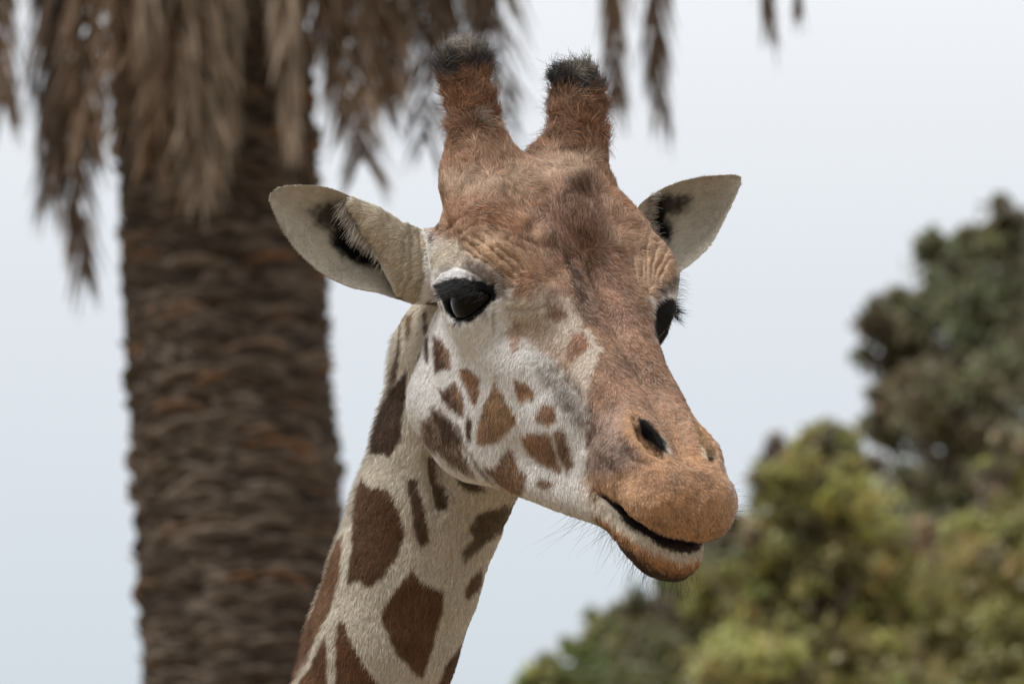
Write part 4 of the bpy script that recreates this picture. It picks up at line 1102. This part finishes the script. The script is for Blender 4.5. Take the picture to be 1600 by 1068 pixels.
# fronds
def frond_mesh(path, spread, dens, leaf, g, droop):
    """path (n,3): rachis from the crown to the tip; leaflets on both sides"""
    n = len(path)
    V, F = [], []
    def strip(pts, wid, nrm):
        b = len(V)
        for p, w in zip(pts, wid):
            V.append(p - nrm * w); V.append(p + nrm * w)
        for i in range(len(pts) - 1):
            F.append((b + 2 * i, b + 2 * i + 1, b + 2 * i + 3, b + 2 * i + 2))
    seg = np.linalg.norm(np.diff(path, axis=0), axis=1); cum = np.concatenate([[0], np.cumsum(seg)]); L_ = cum[-1]
    def pos(s): return np.array([np.interp(s, cum, path[:, k]) for k in range(3)])
    tang = lambda s: unit(pos(min(s + 0.05, L_)) - pos(max(s - 0.05, 0)))
    ss = np.linspace(0, L_, 24)
    for nr in (np.array([1, 0, 0.]), np.array([0, 1, 0.])):
        strip([pos(s) for s in ss], 0.022 * (1 - 0.85 * ss / L_), nr)
    for s in np.linspace(0.25 * L_, L_ * 0.995, dens):
        for sd_ in (-1, 1):
            t = tang(s); p = pos(s) + g.normal(0, 0.01, 3)
            side = unit(np.cross(t, [0.15 * g.normal(), -1, 0.15 * g.normal()])) * sd_
            fade = 0.45 + 0.55 * math.sin(math.pi * min(1, 0.25 + 0.75 * (s / L_)))
            ll = leaf * fade * g.uniform(0.7, 1.2)
            d = unit(t * droop + side * spread * g.uniform(0.5, 1.4) + np.array([0, g.normal(0, 0.25), -0.15]))
            d2 = unit(d + np.array([0, 0, -0.5]) + g.normal(0, 0.1, 3))
            w = 0.0075 * g.uniform(0.7, 1.3)
            nr = unit(np.cross(d, g.normal(0, 1, 3)))
            strip([p, p + d * ll * 0.5, p + d * ll * 0.5 + d2 * ll * 0.5], [w, w, w * 0.15], nr)
    return np.array(V), np.array(F)
def frond_mat(name, c1, c2):
    m = noisy(mat(name, rough=0.75, spec=0.2), c1, c2, 3.5, 5)
    return m
m_dry = [frond_mat('dry_frond_pale', (0.13, 0.094, 0.064), (0.28, 0.212, 0.15)), frond_mat('dry_frond_brown', (0.095, 0.06, 0.037), (0.20, 0.135, 0.085)),  # dead-leaf tones, with front-lit and shaded fronds' light put into the colour
         frond_mat('dry_frond_dark', (0.07, 0.046, 0.031), (0.14, 0.095, 0.064))]
m_green = frond_mat('green_frond', (0.035, 0.06, 0.018), (0.07, 0.10, 0.03))
FR = [(330, 315, 345, .30, -.60, 0, 70), (285, 242, 300, .26, -.50, 1, 60), (222, 233, 105, .10, -.70, 0, 60), (445, 457, 275, .12, -.62, 0, 60), (540, 566, 310, .34, -.45, 1, 70),
      (640, 664, 285, .36, -.25, 2, 40), (95, 128, 480, .20, -.20, 2, 70), (150, 138, 285, .26, -.35, 1, 60), (50, 76, 362, .18, -.15, 2, 60), (5, 8, 225, .24, -.2, 1, 60),
      (735, 787, 225, .34, -.1, 2, 38), (935, 962, 178, .17, .1, 1, 60), (985, 1033, 205, .15, .15, 2, 50), (1188, 1203, 68, .10, .2, 2, 50), (1248, 1248, 26, .05, .1, 2, 40),
      (190, 195, 245, .26, -.45, 1, 60), (520, 535, 215, .2, -.50, 1, 60), (600, 612, 190, .26, -.40, 1, 60), (690, 690, 150, .22, -.2, 2, 50),
      (255, 268, 210, .24, -.62, 1, 60), (345, 345, 290, .13, -.58, 0, 60), (300, 292, 230, .16, -.64, 0, 50),
      (560, 595, 215, .3, -.3, 2, 60), (770, 745, 90, .2, .1, 1, 45), (640, 640, 120, .3, .2, 2, 50), (-60, -70, 240, .25, -.1, 1, 50)]
crown = palm_axis(CROWN_Z)
for k, (xt, xe, ye, sp, dy, mi, dens) in enumerate(FR):
    g = np.random.default_rng(300 + k)
    top = on_plane(xt, -330, PALM_Y + dy * 1.4); tip = on_plane(xe, ye - (62 if xe < 700 else 30), PALM_Y + dy * 1.5)
    start = crown + np.array([0.25 * np.sign(top[0] - crown[0]) * min(1, abs(top[0] - crown[0])), dy * 0.4, 0])
    mid = start + (top - start) * 0.55 + np.array([0, 0, 0.25])
    ctrl = np.array([start, mid, top, top + (tip - top) * 0.45 + g.normal(0, 0.03, 3), tip])
    path = curve_at(ctrl, np.linspace(0, 1, 30))
    v, f = frond_mesh(path - p0, sp * 1.7, int(dens * 2.3), 0.47, g, 1.0)
    mesh_obj('dead_frond', v, f, m_dry[mi], palm, smooth_=False)
# green crown above the frame
for k in range(22):
    g = np.random.default_rng(500 + k)
    a = 2 * math.pi * k / 22 + g.normal(0, 0.1); el = g.uniform(0.25, 1.2); ln_ = g.uniform(3.0, 3.8)
    d = np.array([math.cos(a) * math.cos(el), math.sin(a) * math.cos(el), math.sin(el)])
    t = np.linspace(0, 1, 20)[:, None]
    path = crown + np.array([0, 0, 0.3]) + d * t * ln_ + np.array([0, 0, -1.0]) * t ** 2 * (0.6 + 0.8 * math.cos(el))
    v, f = frond_mesh(path - p0, 1.0, 90, 0.5, g, 0.7)
    mesh_obj('green_frond', v, f, m_green, palm, smooth_=False)

# ------------------------------------------------------------------ trees behind
def leaf_mat(name, rough=0.38):
    m = bpy.data.materials.new(name); m.use_nodes = True
    nt = m.node_tree; b = nt.nodes['Principled BSDF']
    a = nt.nodes.new('ShaderNodeAttribute'); a.attribute_name = 'leaf_colour'
    nt.links.new(a.outputs['Color'], b.inputs['Base Color']); b.inputs['Roughness'].default_value = rough; b.inputs['Specular IOR Level'].default_value = 0.5
    tr = nt.nodes.new('ShaderNodeBsdfTranslucent'); nt.links.new(a.outputs['Color'], tr.inputs['Color'])
    mx = nt.nodes.new('ShaderNodeMixShader'); mx.inputs[0].default_value = 0.55
    nt.links.new(b.outputs[0], mx.inputs[1]); nt.links.new(tr.outputs[0], mx.inputs[2])
    nt.links.new(mx.outputs[0], nt.nodes['Material Output'].inputs[0])
    return m
m_leaf = leaf_mat('leaf')
m_wood = noisy(mat('tree_bark', rough=0.95, spec=0.1), (0.06, 0.045, 0.035), (0.14, 0.11, 0.085), 3, 6, 0.5)

def tube(pts, rad, V, F, seg=7):
    b = len(V); pts = np.asarray(pts, float)
    for i, (p, r) in enumerate(zip(pts, rad)):
        t = unit(pts[min(i + 1, len(pts) - 1)] - pts[max(i - 1, 0)])
        s = unit(np.cross(t, [0.31, 0.95, 0.1])); u = np.cross(s, t)
        for k in range(seg):
            a = 2 * math.pi * k / seg; V.append(p + r * (s * math.cos(a) + u * math.sin(a)))
    for i in range(len(pts) - 1):
        for k in range(seg):
            F.append((b + i * seg + k, b + i * seg + (k + 1) % seg, b + (i + 1) * seg + (k + 1) % seg, b + (i + 1) * seg + k))

def make_tree(name, label, Y, clumps, palette, size, per, seed, trunk_px, extra=0, thin=0.75):
    """clumps: (px, py, radius px, tone) on a vertical plane at distance Y, given depth by a spread in Y"""
    g = np.random.default_rng(seed)
    k = Y / math.cos(ELEV) / DPX
    C, Rr, Tn = [], [], []
    for px_, py_, r, tn in clumps:
        C.append(on_plane(px_, py_, Y + g.normal(0, r * k * 1.2))); Rr.append(r * k); Tn.append(tn)
        for _ in range(5):                                       # sprays that break up the outline
            dv = unit(g.normal(0, 1, 3) + np.array([0, 0, 0.25])); rs = r * k * g.uniform(0.22, 0.45)
            C.append(C[len(C) - 1 - _] + dv * r * k * g.uniform(0.85, 1.6)); Rr.append(rs); Tn.append(tn if g.random() < 0.7 else int(g.integers(0, len(palette))))
    C = np.array(C); Rr = np.array(Rr)
    top = C[:, 2].max(); bot = C[:, 2].min()
    base_ = on_plane(trunk_px, 1068, Y); base_[2] = 0
    ctr = np.array([base_[0], Y, 0])
    wid = max(np.abs(C[:, 0] - ctr[0]).max(), 1.5)
    for _ in range(extra):                                       # the rest of the crown, behind and below what the frame shows
        a = g.uniform(0, 2 * math.pi); rr = wid * math.sqrt(g.random()); zz = g.uniform(bot - 0.45 * top, bot + 0.25 * (top - bot))
        C = np.vstack([C, ctr + np.array([rr * math.cos(a), rr * math.sin(a), zz])]); Rr = np.append(Rr, g.uniform(0.4, 0.9) * wid * 0.3); Tn.append(g.integers(0, len(palette)))
    root = empty(name, base_); tag(root, label, 'tree', 'trees behind the giraffe')
    V, F = [], []
    tp = np.array([ctr[0], Y, bot + 0.75 * (top - bot)]) - base_
    zs = np.linspace(0, 1, 14)
    path = np.array([tp * z + np.array([0.12 * math.sin(5 * z), 0.1 * math.cos(4 * z), 0]) for z in zs])
    tube(path, 0.20 * (1 - 0.94 * zs) * (top / 14), V, F, 10)
    for c, r in zip(C, Rr):
        c = c - base_
        h0 = np.clip((c[2] - np.hypot(c[0] - tp[0], c[1]) * 0.9) / tp[2], 0.2, 0.95)
        s = np.array([np.interp(h0, zs, path[:, i]) for i in range(3)])
        t = np.linspace(0, 1, 6)[:, None]
        pts = s + (c - s) * t + np.array([0, 0, 0.25]) * np.sin(t * math.pi) + g.normal(0, 0.04, (6, 3)) * np.sin(t * math.pi)
        tube(pts, np.linspace(0.03, 0.006, 6) * (top / 14), V, F, 5)
        for _ in range(3):
            e = c + g.normal(0, r * 0.6, 3)
            tube(np.array([c - (c - s) * 0.12, (c + e) / 2 + g.normal(0, 0.05, 3), e]), [0.018, 0.012, 0.005], V, F, 4)
    mesh_obj('trunk', np.array(V), np.array(F), m_wood, root)
    P, N, Cc = [], [], []
    for c, r, tn in zip(C, Rr, Tn):
        n = int(per * max(0.35, (r / 0.45)) ** 1.6)
        nsub = max(3, int(n / 55))
        sub = c - base_ + unit3(g.normal(0, 1, (nsub, 3))) * (1.15 * r * g.random((nsub, 1)) ** thin)
        sr = r * g.uniform(0.28, 0.8, nsub)
        wch = g.integers(0, nsub, n)
        p = sub[wch] + g.normal(0, 1, (n, 3)) * sr[wch][:, None] * np.array([0.6, 0.6, 0.5])
        P.append(p)
        cb = np.array(palette[tn]); tone = np.exp(g.normal(0, 0.30, nsub))[wch][:, None] * np.exp(g.normal(0, 0.22, (n, 1)))
        hue = 1 + g.normal(0, 0.08, (nsub, 3))[wch]
        Cc.append(np.clip(cb * tone * hue, 0.005, 0.6))
    P = np.concatenate(P); Cc = np.concatenate(Cc); n = len(P)
    a = unit3(g.normal(0, 1, (n, 3)) + np.array([0, 0, -0.3])); b = unit3(np.cross(a, g.normal(0, 1, (n, 3))))
    l = size * g.uniform(0.6, 1.3, (n, 1)); w = l * 0.30
    Q = np.stack([P, P + a * l * 0.5 + b * w, P + a * l, P + a * l * 0.5 - b * w], 1).reshape(-1, 3)
    o = mesh_obj('crown', Q, np.arange(4 * n).reshape(n, 4), m_leaf, root, smooth_=False)
    at2 = o.data.attributes.new('leaf_colour', 'FLOAT_COLOR', 'POINT')
    at2.data.foreach_set('color', np.concatenate([np.repeat(Cc, 4, 0), np.ones((4 * n, 1))], 1).astype(np.float32).ravel())
    return n
def unit3(v): return v / (np.linalg.norm(v, axis=1, keepdims=True) + 1e-9)

YG = [(0.31, 0.285, 0.105), (0.27, 0.255, 0.095), (0.35, 0.32, 0.125), (0.29, 0.25, 0.16)]
DG = [(0.17, 0.165, 0.075), (0.14, 0.145, 0.07), (0.22, 0.24, 0.085), (0.19, 0.15, 0.11)]
PN = [(0.175, 0.17, 0.09), (0.15, 0.155, 0.085), (0.18, 0.155, 0.095), (0.205, 0.195, 0.095)]
tot = 0
tot += make_tree('pine_tree', 'tall dark ragged pine rising above the yellow-green trees', 80.0,
    [(1577, 372, 34, 0), (1545, 400, 34, 0), (1470, 405, 30, 0), (1490, 440, 44, 1), (1455, 385, 16, 1), (1540, 470, 70, 1), (1400, 480, 28, 0), (1372, 505, 24, 2), (1420, 520, 34, 0), (1450, 560, 44, 2), (1385, 560, 26, 1), (1390, 640, 26, 2), (1415, 610, 40, 1),
     (1375, 665, 20, 2), (1470, 630, 66, 2), (1550, 600, 84, 3), (1480, 720, 70, 1), (1560, 740, 80, 3), (1410, 790, 44, 1), (1450, 810, 50, 0), (1600, 430, 60, 1), (1660, 500, 90, 0), (1690, 640, 110, 1), (1640, 780, 100, 0), (1520, 860, 80, 1),
     (1430, 900, 70, 0), (1640, 930, 110, 1), (1790, 760, 110, 0), (1600, 1080, 140, 1), (1800, 980, 140, 0)], PN, 0.16, 520, 41, 1610, 14)
tot += make_tree('leafy_tree', 'yellow-green leafy tree with a wispy top, in front of the pine', 50.0,
    [(1290, 730, 42, 0), (1275, 690, 16, 2), (1300, 700, 26, 0), (1250, 760, 44, 0), (1330, 780, 50, 0), (1225, 820, 48, 0), (1290, 820, 60, 2), (1340, 870, 64, 0), (1190, 880, 50, 1), (1250, 900, 66, 0), (1310, 960, 76, 0), (1200, 960, 64, 0), (1150, 940, 44, 1),
     (1260, 1040, 90, 1), (1350, 1050, 90, 0), (1170, 1050, 70, 2), (1380, 960, 60, 2), (1280, 1140, 110, 0), (1400, 1150, 110, 0), (1160, 1150, 100, 1), (1400, 880, 56, 0), (1420, 950, 60, 1)], YG, 0.10, 800, 42, 1290, 14)
tot += make_tree('leafy_tree', 'yellow-green tree with pale bare twigs, growing right beside the pine', 54.0,
    [(1520, 850, 46, 0), (1580, 830, 50, 0), (1600, 700, 26, 3), (1560, 760, 24, 3), (1480, 880, 50, 2), (1440, 930, 56, 1), (1540, 920, 70, 0), (1600, 930, 70, 1), (1480, 980, 70, 0), (1560, 1010, 80, 0), (1420, 1030, 70, 0), (1640, 860, 70, 0), (1500, 1080, 90, 2),
     (1650, 1020, 90, 0), (1600, 1130, 110, 1), (1450, 1140, 100, 0)], YG, 0.10, 800, 43, 1540, 14)
tot += make_tree('leafy_tree', 'dark olive-green rounded tree, lowest of the background trees', 60.0,
    [(1120, 880, 34, 3), (1150, 840, 20, 3), (1080, 910, 40, 0), (1130, 920, 50, 3), (1020, 950, 40, 0), (1080, 980, 60, 1), (970, 990, 38, 3), (1020, 1030, 60, 0), (1130, 1010, 70, 0), (930, 1010, 30, 2), (900, 1050, 38, 2), (960, 1070, 54, 1), (860, 1055, 22, 2), (845, 1085, 30, 2),
     (1080, 1090, 90, 0), (900, 1120, 60, 2), (1000, 1150, 100, 1), (1150, 1150, 100, 0)], DG, 0.10, 900, 44, 1040, 14)
tot += make_tree('leafy_tree', 'dark brownish tree peeping out behind the wispy yellow-green tree', 66.0,
    [(1235, 730, 30, 3), (1260, 750, 36, 3), (1220, 760, 26, 3), (1320, 720, 30, 1), (1240, 820, 60, 1), (1320, 830, 80, 3), (1200, 900, 80, 0), (1300, 960, 120, 1), (1380, 880, 90, 1), (1400, 1000, 110, 0), (1200, 1040, 110, 1)], DG, 0.10, 1000, 45, 1300, 8)
print('leaves', tot)
